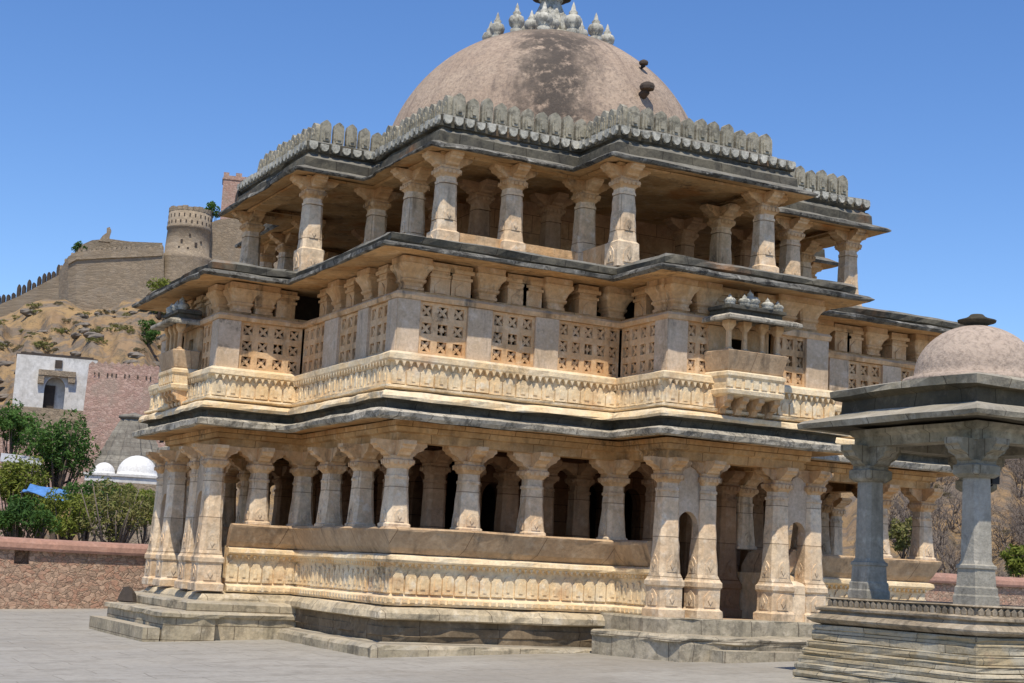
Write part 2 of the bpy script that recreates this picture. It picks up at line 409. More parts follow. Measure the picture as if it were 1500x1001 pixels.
# ------------------------------------------------------------------ camera and light
cam = bpy.data.cameras.new('camera'); co = bpy.data.objects.new('camera', cam); COL.objects.link(co)
CP = Vector((-14.469, -26.764, 1.40))
FW = Vector((.46020807, .87501231, .15020646)); RT = Vector((.88038835, -.47161355, .04997015)); UP = Vector((-.1145639, -.10924335, .98739101))
co.matrix_world = Matrix(((RT.x, UP.x, -FW.x, CP.x), (RT.y, UP.y, -FW.y, CP.y), (RT.z, UP.z, -FW.z, CP.z), (0,0,0,1)))
FPX = 2204.447
cam.sensor_fit = 'HORIZONTAL'; cam.sensor_width = 36; cam.lens = FPX/1500*36
cam.clip_start = .1; cam.clip_end = 20000
S.camera = co
def at(px, py, d):
    """survey helper: point at depth d (metres) along the sight line through photo pixel (px,py)"""
    r = FW + RT*((px-750)/FPX) - UP*((py-500.5)/FPX)
    return CP + r*d

SUN_AZ = (-.50, -.866); SUN_EL = math.radians(63)
sd = Vector((SUN_AZ[0]*math.cos(SUN_EL), SUN_AZ[1]*math.cos(SUN_EL), math.sin(SUN_EL))).normalized()
sun = bpy.data.lights.new('sun', 'SUN'); sun.energy = 5.0; sun.angle = math.radians(.5); sun.color = (1, .91, .76)
so = bpy.data.objects.new('sun', sun); COL.objects.link(so); so.rotation_euler = sd.to_track_quat('Z', 'Y').to_euler(); so.location = (-20, -30, 40)
W = bpy.data.worlds.new('World'); S.world = W; W.use_nodes = True
wt = W.node_tree; wt.nodes.clear()
sky = wt.nodes.new('ShaderNodeTexSky'); sky.sky_type = 'NISHITA'; sky.sun_disc = False
sky.sun_elevation = SUN_EL; sky.sun_rotation = math.atan2(sd.x, sd.y); sky.air_density = 1.0; sky.dust_density = .25; sky.ozone_density = 2.5; sky.altitude = 1000
bg = wt.nodes.new('ShaderNodeBackground'); bg.inputs[1].default_value = .14
wo = wt.nodes.new('ShaderNodeOutputWorld')
hs = wt.nodes.new('ShaderNodeHueSaturation'); hs.inputs['Saturation'].default_value = 1.21; hs.inputs['Value'].default_value = 1.22; hs.inputs['Hue'].default_value = .508
wt.links.new(sky.outputs[0], hs.inputs['Color']); wt.links.new(hs.outputs[0], bg.inputs[0]); wt.links.new(bg.outputs[0], wo.inputs[0])
S.view_settings.view_transform = 'Standard'; S.view_settings.look = 'None'; S.view_settings.exposure = 0
S.render.engine = 'CYCLES'; S.cycles.use_denoising = True; S.cycles.max_bounces = 6; S.cycles.diffuse_bounces = 4


# ------------------------------------------------------------------ THE TEMPLE
def cross(xL, yR, bx0, bx1, by0, by1, cR, cL, x8, y8, cx, cy):
    return Plan([(xL,yR),(bx0,yR),(bx0,-cR),(bx1,-cR),(bx1,yR),(x8,yR),(x8,by0),(cx,by0),(cx,by1),(x8,by1),(x8,y8),(bx1,y8),
                 (bx1,cy),(bx0,cy),(bx0,y8),(xL,y8),(xL,by1),(-cL,by1),(-cL,by0),(xL,by0)])
G = cross(-6.0,-6.41,-1.99,2.21,-2.27,2.42,7.81,7.52,6.3,6.3,7.7,7.8)
T = cross(-4.29,-4.67,-1.63,1.69,-1.75,1.81,5.95,5.55,4.53,4.65,5.8,5.9)
temple = empty('temple', (0,0,0))
tag(temple, 'three storey carved sandstone temple with a large pink plaster dome', 'temple')
N = lambda n, mb, m, par=temple, **k: mb.build(n, m, par, **k)
SM = [M['soffit'], M['lip'], M['eave'], M['stone'], M['grey_mould']]

# plinth: lower course, recess with shade in its colour, ledge and floor
mb = MB(); loft(mb, G, [(-.345,-.5),(-.345,.16),(-.38,.215),(-.62,.25)], jo=.025, jz=.014, seed=1); N('plinth_base_course', mb, M['plinth'])
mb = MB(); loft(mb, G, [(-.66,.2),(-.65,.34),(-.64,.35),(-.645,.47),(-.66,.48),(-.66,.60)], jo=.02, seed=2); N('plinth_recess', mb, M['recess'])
mb = MB(); loft(mb, G, [(-.80,.565),(-.57,.575),(-.53,.60),(-.54,.685),(-.60,.76),(-.9,.815)], jo=.02, jz=.012, seed=3); N('plinth_ledge', mb, M['ledge'])
mb = MB(); slab(mb, G, -.88, .5, .80); N('ground_floor_slab', mb, M['stone'])

# scalloped plaques that run along the friezes
def plaque(w, h):
    p = [(-w/2,0),(w/2,0),(w/2,h*.72),(w*.36,h*.80),(w*.30,h*.92),(w*.1,h),(-w*.1,h),(-w*.30,h*.92),(-w*.36,h*.80),(-w/2,h*.72)]
    return p
def frieze_units(mb, plan, o, z0, h, pitch, depth=.042, teeth=None, skip=()):
    rr = random.Random(int(z0*100))
    for ei, (a, b, t, n, l) in enumerate(plan.edges(o)):
        if ei in skip: continue
        k = max(1, round(l/pitch)); pw = l/k
        for i in range(k):
            u = (i+.5)*pw
            dz = rr.uniform(-.006, .006); hh = h*rr.uniform(.86, 1.04)
            F = frame((a[0]+t[0]*u, a[1]+t[1]*u), t, n, z0+dz)
            depth_ = depth*rr.choice((.55,.8,.95,1,1.1,1.15))
            mb.prism(plaque(pw*rr.uniform(.84,.95), hh), depth_, F)
            # sunk pair of slots reads as carving: a raised boss and two ribs
            mb.prism(plaque(pw*rr.uniform(.22,.36), hh*rr.uniform(.4,.6)), .014, F @ Matrix.Translation((rr.uniform(-.01,.01), -depth_, hh*rr.uniform(.16,.26))))
            mb.box(-pw*.40, pw*.40, -depth_-.012, -depth_*.8, .0, h*.10, 0, F)
        if teeth:
            k2 = max(1, round(l/(pitch*.5))); pw = l/k2; zt, ht, dt = teeth
            for i in range(k2):
                u = (i+.5)*pw; w = pw*.30
                mb.prism([(-w,ht),(0,0),(w,ht)], dt, frame((a[0]+t[0]*u, a[1]+t[1]*u), t, n, zt))

# seat parapets of the ground storey (leaning back rests above a carved frieze)
gp = G.p
runs = [[gp[18],gp[19],gp[0],gp[1],gp[2]], [gp[3],gp[4],gp[5],gp[6],gp[7]], [gp[8],gp[9],gp[10],gp[11],gp[12]], [gp[13],gp[14],gp[15],gp[16],gp[17]]]
for ri, r in enumerate(runs):
    Q = G.off(-.80); ids = [gp.index(p) for p in r]
    P = Plan([Q[i] for i in ids], False)
    # pull the ends back to the arm piers
    def shorten(a, b, d):
        l = math.hypot(b[0]-a[0], b[1]-a[1]); return (a[0]+(b[0]-a[0])*d/l, a[1]+(b[1]-a[1])*d/l)
    pts = P.p[:]; pts[0] = shorten(pts[0], pts[1], .24); pts[-1] = shorten(pts[-1], pts[-2], .24); P = Plan(pts, False)
    mb = MB()
    loft(mb, P, [(-.14,.80),(.12,.80),(.14,.83),(.13,.90),(.06,.925),(.02,.935),(.0,.96),(.0,1.39),(.05,1.42),(.10,1.44),(.12,1.47),(.11,1.53),(.03,1.56),(-.14,1.57),(-.14,.80)], jo=.008, seed=10+ri, mi=0)
    frieze_units(mb, P, 0, .975, .36, .21, depth=.034, teeth=(1.365,.06,.075))
    for ei, (a, b, t, n, l) in enumerate(P.edges(.13)):     # bead row on the base moulding
        k = max(1, round(l/.125))
        for i in range(k):
            u = (i+.5)*l/k; mb.box(-.04, .04, -.022, .01, .84, .89, 0, frame((a[0]+t[0]*u, a[1]+t[1]*u), t, n, 0))
    fr = N('seat_parapet', mb, M['frieze'])
    mb = MB()
    loft(mb, P, [(.0,1.56),(.03,1.565),(.10,1.66),(.20,1.90),(.21,1.935),(.18,1.965),(.10,1.965),(.02,1.9),(-.05,1.70),(-.06,1.56)], jo=.01, jz=.01, seed=20+ri)
    N('backrest', mb, M['backrest'], fr)

# entablature beam over the ground storey columns
mb = MB(); loft(mb, G, [(-1.08,3.56),(-1.08,3.27),(-.75,3.265),(-.75,3.40),(-.68,3.42),(-.66,3.58)], seed=30); N('lower_beam', mb, M['soffit'])

# columns -----------------------------------------------------------
def bracket(mb, r, z0, z1, w, zoff=0, arms=4):
    h = z1-z0
    for k in range(arms):
        a = k*PI/2; zz = 0.004*(k % 2)
        R = Matrix.Rotation(a, 4, 'Z')
        prof = [(.05,z0),(r*.42,z0),(r*.55,z0+h*.10),(r*.60,z0+h*.26),(r*.72,z0+h*.36),(r*.86,z0+h*.46),(r*.90,z0+h*.62),(r,z0+h*.72),(r,z1-zz),(.05,z1-zz)]
        mb.prism(prof, w, R @ Matrix.Translation((0, w/2, 0)))
def column_kind(shaft, capz, captop, r, w, abw, relief=(), vs=0):
    a = MB(); a.oct(*shaft); a.worn(int(r*1000)+int(capz*100)+vs, .006)
    for (rz_, rw, rh, rr_) in relief:
        for kk in range(4):
            F = Matrix.Rotation(kk*PI/2, 4, 'Z') @ Matrix.Translation((0, -rr_+.004, rz_))
            a.prism([(-rw,0),(rw,0),(rw,rh*.6),(rw*.5,rh*.85),(0,rh),(-rw*.5,rh*.85),(-rw,rh*.6)], .018, F)
            a.prism([(0,rh*.15),(rw*.4,rh*.42),(0,rh*.7),(-rw*.4,rh*.42)], .014, F @ Matrix.Translation((0,-.018,0)))
    b = MB(); b.oct([(abw*.70,capz,.3),(abw*.78,capz+.03,.2),(abw,capz+.09,.12),(abw,capz+.13,.12),(abw*.86,capz+.15,.1),(abw*.86,capz+.19,.1)])
    bracket(b, r, capz+.185, captop, w)
    for kk in range(4):
        for xx in (-.6,-.2,.2,.6):
            b.prism([(-abw*.13,0),(abw*.13,0),(abw*.13,.05),(0,.075),(-abw*.13,.05)], .014, Matrix.Rotation(kk*PI/2,4,'Z') @ Matrix.Translation((xx*abw, -abw+.002, capz+.06)))
    b.worn(int(r*999)+vs, .005)
    return a, b
shA = ([(0.1974,0,.12),(0.1974,.05,.12),(0.1806,.07,.2),(0.1722,.30,.34),(0.1596,.50,.36),(0.1495,.74,.36),(0.1596,.75,.36),(0.1596,.79,.36),(0.1445,.80,.36),(0.1411,.90,.36)],)
colA = [column_kind(shA, .90, 1.325, .43, .22, .205, ((.09,.08,.2,.178),(.76,.05,.04,.16)), q) for q in (1,2,3)]
shB = ([(0.2460,0,.05),(0.2460,.12,.05),(0.2214,.14,.08),(0.2091,.16,.08),(0.2091,.46,.08),(0.2337,.49,.08),(0.2337,.56,.08),(0.2132,.59,.1),(0.2050,.62,.12),(0.1968,.68,.3),(0.1763,1.1,.36),(0.1599,1.6,.36),(0.1517,1.95,.36),(0.1640,1.96,.36),(0.1640,2.0,.36),(0.1460,2.01,.36),(0.1435,2.09,.36)],)
colB = [column_kind(shB, 2.08, 2.475, .40, .22, .20, ((.18,.11,.26,.209),(.70,.09,.26,.186),(1.95,.06,.06,.16)), q) for q in (4,5,6)]
shT = ([(0.2112,0,.1),(0.2112,.42,.1),(0.1804,.45,.2),(0.1760,.6,.34),(0.1628,1.0,.36),(0.1514,1.24,.36),(0.1628,1.25,.36),(0.1628,1.29,.36),(0.1478,1.30,.36),(0.1461,1.36,.36)],)
colT = [column_kind(shT, 1.35, 1.74, .42, .22, .20, ((.08,.10,.28,.211),(.62,.08,.2,.172)), q) for q in (7,8,9)]
def first_column(kind, loc, rz=0, mat='column'):
    c = kind[0].build('column', M[mat], temple); c.location = loc; c.rotation_euler.z = rz
    kind[1].build('bracket_capital', M['stone'] if mat == 'column' else M[mat], c)
    return c
def put(kinds, spots, mat='column'):
    srcs = [None]*3; rq = random.Random(len(spots))
    for i, (x, y, z) in enumerate(spots):
        kq = i if i < 3 else rq.randrange(3)
        if srcs[kq] is None: srcs[kq] = first_column(kinds[kq], (x, y, z), 0, mat)
        else: dup(srcs[kq], (x+random.uniform(-.012,.012), y+random.uniform(-.012,.012), z), random.choice((0,1,2,3))*PI/2+random.uniform(-.02,.02), (random.uniform(.97,1.03),)*2+(1,))
zA = 1.955
spots = [(-5.16,-5.50),(-3.93,-5.49),(-2.78,-5.49),(-1.24,-5.49),(-5.18,-4.2),(-5.18,-2.85),(-5.18,-1.42),(-6.0,-1.42),
         (1.40,-5.49),(2.75,-5.49),(4.45,-5.49),(5.52,-5.49),(5.45,-4.2),(5.27,-2.85),(5.27,-1.42),
         (-5.18,1.57),(-5.18,2.9),(-5.18,4.2),(-5.2,5.48),(-3.93,5.48),(-2.78,5.48),(-1.2,5.48),(1.4,5.48),(2.65,5.48),(3.98,5.48),(5.27,5.48),(5.27,4.2),(5.27,2.9),(5.27,1.57)]
put(colA, [(x, y, zA) for x, y in spots])
pB = [(-1.12,-6.90),(-.40,-6.90),(1.04,-6.90),(1.74,-6.90), (-6.80,-1.44),(-6.78,-.58),(-6.78,.86),(-6.78,1.70),
      (-1.14,6.95),(-.40,6.95),(1.0,6.95),(1.4,6.95),(6.85,-1.42),(6.85,1.57)]
put(colB, [(x, y, .80) for x, y in pB])
inner = [(x, y, .80) for x, y in ((-4.35,-3.55),(-4.35,-2.15),(-3.3,-4.3),(-1.9,-4.3),(-3.94,-4.25),(-2.57,-4.25),(-1.17,-4.25),(1.2,-4.25),(2.57,-4.25),(3.94,-4.25),(-4.0,-2.9),(-4.0,-1.4),(-4.0,.2),(-4.0,1.5),(-4.0,2.9),(-4.0,4.25),(4.0,-2.9),(4.0,-1.4),(4.0,1.4),(4.0,2.9),(4.0,4.25),(-2.5,4.25),(-1.2,4.25),(1.2,4.25),(2.5,4.25),(-.4,-5.49),(1.04,-5.49))]
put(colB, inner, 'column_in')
mb = MB(); mb.oct([(.16,.80,.05),(.16,1.38,.05),(.13,1.42,.05),(.05,1.46,.05)], .05, (1.36,-6.93)); N('low_post', mb, M['column'])

# arched infill panels between the paired piers of the porches
def arch_panel(w, h, ow, oh, th, springs=6):
    """panel centred on x, opening ow wide with round top at height oh"""
    mb = MB(); r = ow/2; zs = oh-r*1.25
    arc = [(r*math.cos(PI*i/(2*springs)), zs+r*1.25*math.sin(PI*i/(2*springs))) for i in range(springs+1)]   # right to crown
    for s in (1, -1):
        poly = [(s*x, z) for x, z in ([(r,0),(w/2,0),(w/2,h),(0,h)]+arc[::-1][:-1]+[(r,zs)])]
        if s < 0: poly = poly[::-1]
        mb.prism(poly, th, Matrix.Identity(4))
    return mb
def panel(x, y, z, rz, mb, m, name='arched_panel'):
    o = mb.build(name, m, temple); o.location = (x, y, z); o.rotation_euler.z = rz; return o
panel(-.77,-6.84,.80,0, arch_panel(.50,2.4,.40,1.66,.14), M['plaster'])
panel(1.40,-6.84,.80,0, arch_panel(.48,2.4,.38,1.62,.14), M['plaster'])
panel(-6.74,-1.01,.80,-PI/2, arch_panel(.58,2.4,.46,1.70,.14), M['plaster'])
panel(-6.74,1.28,.80,-PI/2, arch_panel(.58,2.4,.46,1.70,.14), M['plaster'])

# inner hall walls of the ground storey with dark arched doorways
def arch_wall(L, H, th, ops):
    """wall from x=0..L with arched openings [(centre, width, height)]"""
    mb = MB(); x = 0
    I = Matrix.Identity(4)
    for c, w, h in sorted(ops):
        mb.box(x, c-w/2, -th, 0, 0, H); x = c+w/2
        r = w/2; zs = h-r*1.3; n = 8
        low = [(c+r*math.cos(PI-PI*i/n), zs+r*1.3*math.sin(PI-PI*i/n)) for i in range(n+1)]
        for i in range(n):
            p, q = low[i], low[i+1]
            mb.prism([p, q, (q[0],H), (p[0],H)], th, I)
    mb.box(x, L, -th, 0, 0, H)
    return mb
wl = 6.4
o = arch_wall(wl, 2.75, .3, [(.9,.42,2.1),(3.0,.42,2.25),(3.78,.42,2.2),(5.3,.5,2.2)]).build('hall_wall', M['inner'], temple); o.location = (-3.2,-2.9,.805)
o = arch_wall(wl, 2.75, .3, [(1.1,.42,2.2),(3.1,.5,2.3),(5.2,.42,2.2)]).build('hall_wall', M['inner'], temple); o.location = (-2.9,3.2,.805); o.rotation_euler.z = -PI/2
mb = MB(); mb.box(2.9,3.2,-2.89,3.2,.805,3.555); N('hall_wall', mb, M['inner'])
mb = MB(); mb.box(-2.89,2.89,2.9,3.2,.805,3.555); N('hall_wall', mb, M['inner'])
mb = MB(); mb.box(-1.1,1.1,-1.1,1.1,.805,3.555); N('altar_block', mb, M['darkstone'])

# lower eave, black moulding and ledge above it
mb = MB()
loft(mb, G, [(-1.1,3.585),(-.6,3.60),(-.22,3.555),(-.165,3.58),(-.155,3.655),(-.22,3.70),(-.37,3.705),(-.40,3.73),(-.385,3.83),(-.34,3.85),(-.25,3.86),(-.235,3.90),(-.25,3.955),(-.30,3.985),(-.42,4.0)],
     jo=.018, jz=.016, seed=40, mi=[0,0,1,1,1,1,2,2,2,2,5,5,5,5])
N('lower_eave', mb, SM+[M['frieze']])
mb = MB(); slab(mb, G, -.60, 3.62, 3.66); N('first_floor_slab', mb, M['soffit'])

# first storey frieze band and sill
mb = MB()
loft(mb, G, [(-.44,4.0),(-.33,4.02),(-.31,4.035),(-.31,4.07),(-.40,4.085),(-.425,4.09),(-.425,4.44),(-.36,4.455),(-.345,4.475),(-.345,4.555),(-.39,4.59),(-.44,4.60),(-.70,4.605)], jo=.008, seed=60)
frieze_units(mb, G, -.425, 4.095, .295, .235, teeth=(4.37,.08,.075))
N('carved_frieze', mb, M['frieze'])
# screen wall: plaster piers and pierced stone screens ------------------------
ZS0, ZS1 = 4.606, 5.43
def jali_mesh(w, h, nx, ny, half=False):
    mb = MB(); px, pz = w/nx, h/ny; th = .09; hx, hz = px*.60, pz*.62
    bx, bz = (px-hx), (pz-hz)
    x = -w/2
    for i in range(nx+1):
        a = x+i*px-bx/2; b = a+bx
        mb.box(max(a,-w/2), min(b,w/2), 0, th, 0, h)
    for i in range(nx):
        x0 = x+i*px+bx/2; x1 = x0+hx
        for j in range(ny+1):
            a = j*pz-bz/2; b = a+bz
            mb.box(x0, x1, 0, th, max(a,0), min(b,h))
        for j in range(ny):
            cz = (j+.5)*pz; cx = (x0+x1)/2; t = .017
            d = .44*min(hx, hz)*.5
            plus = (i == nx//2 and j == ny//2)
            T0 = Matrix.Translation((cx, .085, cz))
            if plus:
                mb.prism([(-d,-d),(d,-d),(d,d),(-d,d)], .06, T0)
                for q in ((d,hx/2,-t*.7,t*.7),(-hx/2,-d,-t*.7,t*.7)): mb.box(cx+q[0],cx+q[1],.03,.078,cz+q[2],cz+q[3])
                for q in ((d,hz/2),(-hz/2,-d)): mb.box(cx-t*.7,cx+t*.7,.03,.078,cz+q[0],cz+q[1])
            else:
                mb.prism([(0,-d),(d,0),(0,d),(-d,0)], .06, T0)
                for sx in (1,-1):
                    for sz in (1,-1):
                        p0 = (sx*d*.4, sz*d*.4); p1 = (sx*hx/2, sz*hz/2); nx_, nz_ = -sz*t, sx*t
                        poly = [(p0[0]+nx_,p0[1]+nz_),(p0[0]-nx_,p0[1]-nz_),(p1[0]-nx_,p1[1]-nz_),(p1[0]+nx_,p1[1]+nz_)]
                        if sx*sz < 0: pass
                        mb.prism(poly, .048, Matrix.Translation((cx, .078, cz)))
    return mb
jcache = {}
def jali(x, y, rz, w, nx):
    key = (round(w,2), nx)
    if key in jcache: return dup(jcache[key], (x, y, ZS0), rz)
    o = jali_mesh(w, ZS1-ZS0, nx, 3).build('pierced_screen', M['stone'], temple); o.location = (x, y, ZS0); o.rotation_euler.z = rz
    jcache[key] = o; return o
def wpanel(c, t, n, w, proud=0):
    mb = MB(); a = hsh(c[0], c[1])*.012
    mb.box(-w/2, w/2, -proud, .16, 0, ZS1-ZS0)
    o = mb.build('wall_panel', M['plaster'], temple); o.matrix_local = frame(c, t, n, ZS0)
def screen_wall(ei, segs):
    """segs along edge ei of the plan at offset -.45: ('p'|'j'|'g', width share)"""
    a, b, t, n, l = G.edges(-.50)[ei]
    tot = sum(s[1] for s in segs); u = 0
    for s in segs:
        w = s[1]/tot*l; c = (a[0]+t[0]*(u+w/2), a[1]+t[1]*(u+w/2)); rz = math.atan2(t[1], t[0])
        if s[0] == 'p': wpanel(c, t, n, w-.006, .012)
        elif s[0] == 'j': jali(c[0]-n[0]*.03, c[1]-n[1]*.03, rz, w, s[2])
        u += w
# edge 0 = V3-V4, 1 = V4-V5, 2 = arm front R, 4 = V7-V8, 17 = L arm front, 18 = L arm side, 19 = V2-V3
screen_wall(0, [('p',.37),('j',.80,3),('p',.42),('j',.76,3),('p',.42),('j',1.14,5)])
screen_wall(1, [('j',1.04,4),('p',.36)])
screen_wall(2, [('p',.37),('j',.66,3),('g',1.06),('j',.64,3),('p',.46)])
screen_wall(3, [('p',.36),('j',1.04,4)])
screen_wall(4, [('j',1.14,5),('p',.42),('j',.76,3),('p',.42),('j',.80,3),('p',.37)])
screen_wall(17, [('p',.37),('j',.6,3),('g',1.6),('j',.6,3),('p',.37)])
screen_wall(18, [('p',.37),('j',1.08,4)])
screen_wall(19, [('j',1.1,4),('p',.66),('j',.85,3),('p',.46),('j',.78,3),('p',.37)])
for ei in (5,6,7,8,9,10,11,12,13,14,15,16): screen_wall(ei, [('p',.4),('j',.9,3),('p',.4)])
mb = MB(); loft(mb, G, [(-.70,5.432),(-.52,5.432),(-.47,5.435),(-.455,5.50),(-.48,5.545),(-.55,5.555),(-.72,5.56)], seed=70); N('screen_cornice', mb, M['stone'])
# hall wall behind the screens, its shade painted in as near-black
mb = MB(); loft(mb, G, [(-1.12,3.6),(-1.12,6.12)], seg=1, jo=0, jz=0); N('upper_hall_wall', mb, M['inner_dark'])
# bracket capitals and infill blocks between screens and eave
def bcap():
    mb = MB(); mb.oct([(.14,0,.1),(.14,.05,.1),(.165,.06,.1),(.165,.10,.1),(.15,.11,.2),(.155,.16,.2),(.19,.19,.15),(.19,.22,.15),(.175,.23,.2),(.22,.34,.15),(.27,.40,.1),(.27,.45,.1),(.25,.46,.1),(.25,.56,.1)]); mb.worn(5,.006); return mb
cap0 = bcap().build('eave_capital', M['stone'], temple)
blk = MB(); blk.box(-.17,.17,-.2,.3,0,.30); blk.box(-.19,.19,-.225,.3,.30,.345); blk.box(-.16,.16,-.2,.3,.345,.40); blk.box(-.22,.22,-.24,.3,.40,.46); blk.box(-.19,.19,-.21,.3,.46,.535); blk.prism([(-.10,.05),(.10,.05),(.10,.17),(0,.26),(-.10,.17)], .02, Matrix.Translation((0,-.2,0)))
blk0 = blk.build('infill_block', M['stone'], temple)
fc = fb = True
def eave_row(ei, caps, blocks):
    global fc, fb
    a, b, t, n, l = G.edges(-.78)[ei]; rz = math.atan2(t[1], t[0])
    for u in caps:
        p = (a[0]+t[0]*u*l, a[1]+t[1]*u*l, 5.555)
        if fc: cap0.location = p; cap0.rotation_euler.z = rz; fc = False
        else: dup(cap0, p, rz)
    for u in blocks:
        p = (a[0]+t[0]*u*l-n[0]*.06, a[1]+t[1]*u*l-n[1]*.06, 5.558)
        if fb: blk0.location = p; blk0.rotation_euler.z = rz; fb = False
        else: dup(blk0, p, rz)
for ei in (0, 19, 4): eave_row(ei, ([.01,.33,.64,.93] if ei != 19 else [.36,.68]), [.12,.21,.46,.53,.79] if ei != 19 else [.20,.50,.83])
eave_row(1, [.85], [.45]); eave_row(18, [.10,.36], [.62]); eave_row(2, [.02,.20,.82,.99], [.34,.48,.66]); eave_row(17, [.12,.85], [.3,.5,.7])
for ei in (3,5,7,9,10,12,14,15): eave_row(ei, [.1,.6], [.35])
mb = MB(); loft(mb, G, [(-.62,5.56),(-.62,5.60),(-.9,5.61)], seg=1, seed=72); N('bracket_shelf', mb, M['soffit'])

# middle eave with a black slab over it
mb = MB()
loft(mb, G, [(-1.3,6.11),(-.55,6.125),(-.03,6.085),(.025,6.105),(.03,6.15),(-.04,6.19),(-.24,6.21),(-.25,6.235),(-.20,6.25),(-.185,6.34),(-.23,6.385),(-.4,6.40),(-1.75,6.44)],
     jo=.02, jz=.018, seed=80, mi=[0,0,1,1,1,2,2,2,2,2,2,2])
N('middle_eave', mb, [M['soffit'], M['lip_dark'], M['eave']])
mb = MB(); slab(mb, G, -1.6, 6.2, 6.43); N('upper_floor_slab', mb, M['eave'])

# top storey --------------------------------------------------------
zT = 6.44
ts = [(-4.2,-4.6),(-2.95,-4.6),(-1.5,-4.6),(-1.5,-5.86),(1.42,-5.86),(1.42,-4.6),(3.0,-4.6),(4.42,-4.6),(-4.2,-3.3),(-4.2,-1.66),(-5.46,-1.68),(-5.46,1.72),(-4.2,1.72),(-4.2,3.2),(-4.2,4.55),
      (4.42,-3.2),(4.42,-1.66),(5.7,-1.66),(5.7,1.72),(4.42,1.72),(4.42,3.2),(4.42,4.55),(-2.8,4.55),(-1.5,4.55),(-1.5,5.8),(1.6,5.8),(1.6,4.55),(3,4.55),
      ]
put(colT, [(x, y, zT) for x, y in ts])
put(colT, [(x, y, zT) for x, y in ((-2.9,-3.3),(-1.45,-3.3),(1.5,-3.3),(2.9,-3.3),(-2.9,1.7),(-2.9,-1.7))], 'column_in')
mb = MB(); loft(mb, T, [(-.24,8.35),(-.24,8.165),(.09,8.16),(.10,8.20)], seed=90); N('upper_beam', mb, M['soffit'])
mb = MB(); mb.box(-2.3,2.3,-2.3,2.3,6.445,8.3); N('upper_core', mb, M['gallery'])
Tq = T.off(-.12)
P = Plan([Tq[0],Tq[1],Tq[2]], False); P = Plan([(P.p[0][0]+.25,P.p[0][1]),P.p[1],(P.p[2][0],P.p[2][1]+.25)], False)
mb = MB(); loft(mb, P, [(-.10,6.44),(.10,6.44),(.12,6.80),(.12,6.90),(-.08,6.92),(-.10,6.44)], seed=93); N('upper_seat_parapet', mb, M['stone'])
mb = MB()
loft(mb, T, [(-.35,8.225),(.10,8.215),(.43,8.16),(.47,8.175),(.475,8.215),(.43,8.24),(.27,8.31),(.22,8.34),(.21,8.50),(.16,8.545),(.12,8.575),(.12,8.61),(.17,8.63),(.18,8.80),(.10,8.835),(.03,8.85),(-.5,8.86)],
     jo=.02, jz=.016, seed=100, mi=[0,0,1,1,1,2,2,2,2,2,2,2,2,2,2,2])
N('upper_eave', mb, [M['soffit'], M['lip_dark'], M['eave']])
mb = MB()
for ei, (a, b, t, n, l) in enumerate(T.edges(.175)):
    k = round(l/.2); pw = l/k
    for i in range(k):
        u = (i+.5)*pw; h = .15*random.uniform(.85, 1.05)
        mb.prism([(-pw*.36,h),(-pw*.36,h*.45),(-pw*.2,h*.1),(0,0),(pw*.2,h*.1),(pw*.36,h*.45),(pw*.36,h)], .05, frame((a[0]+t[0]*u, a[1]+t[1]*u), t, n, 8.645))
N('scalloped_moulding', mb, M['finial'])
mb = MB(); slab(mb, T, -.05, 8.3, 8.84); N('roof_slab', mb, M['soffit'])
mb = MB(); loft(mb, T, [(-.06,8.84),(-.06,8.875),(-.2,8.88),(-.2,8.84)], seed=104); pw0 = N('parapet', mb, M['merlon'])
def merlon():
    m = MB(); w, h = .113, .44
    pts = [(-w*.92,0),(w*.92,0),(w,h*.16),(w*.98,h*.70),(w*.84,h*.86),(w*.40,h*.95),(0,h),(-w*.40,h*.95),(-w*.84,h*.86),(-w*.98,h*.70),(-w,h*.16)]
    m.prism(pts, .10, Matrix.Translation((0,.05,0)))
    m.prism([(x*.62,z*.62+.05) for x, z in pts], .022, Matrix.Translation((0,-.05,0)))
    m.prism([(x*.3,z*.3+.10) for x, z in pts], .02, Matrix.Translation((0,-.072,0)))
    return m
m0 = None; back = MB()
for ei, (a, b, t, n, l) in enumerate(T.edges(-.13)):
    k = round(l/.268); pw = l/k; rz = math.atan2(t[1], t[0])
    for i in range(k):
        u = (i+.5)*pw; x, y = a[0]+t[0]*u, a[1]+t[1]*u
        j = random.uniform(-.05,.05); sc = (pw/.268*random.uniform(.94,1.0), random.uniform(.9,1.15), random.uniform(.9,1.06))
        if ei in (0,1,2,3,4,16,17,18,19,15):
            if m0 is None:
                m0 = merlon().build('merlon', M['merlon'], pw0); m0.location = (x, y, 8.872); m0.rotation_euler.z = rz
            else:
                o = dup(m0, (x, y, 8.872), rz+j, sc); o.rotation_euler.x = random.uniform(-.05,.05)
        else:
            mm = merlon(); F = Matrix.Translation((x,y,8.872)) @ Matrix.Rotation(rz,4,'Z')
            back.add([F @ Vector(v) for v in mm.v], mm.f)
back.build('merlon_row', M['merlon'], pw0, kind='stuff')
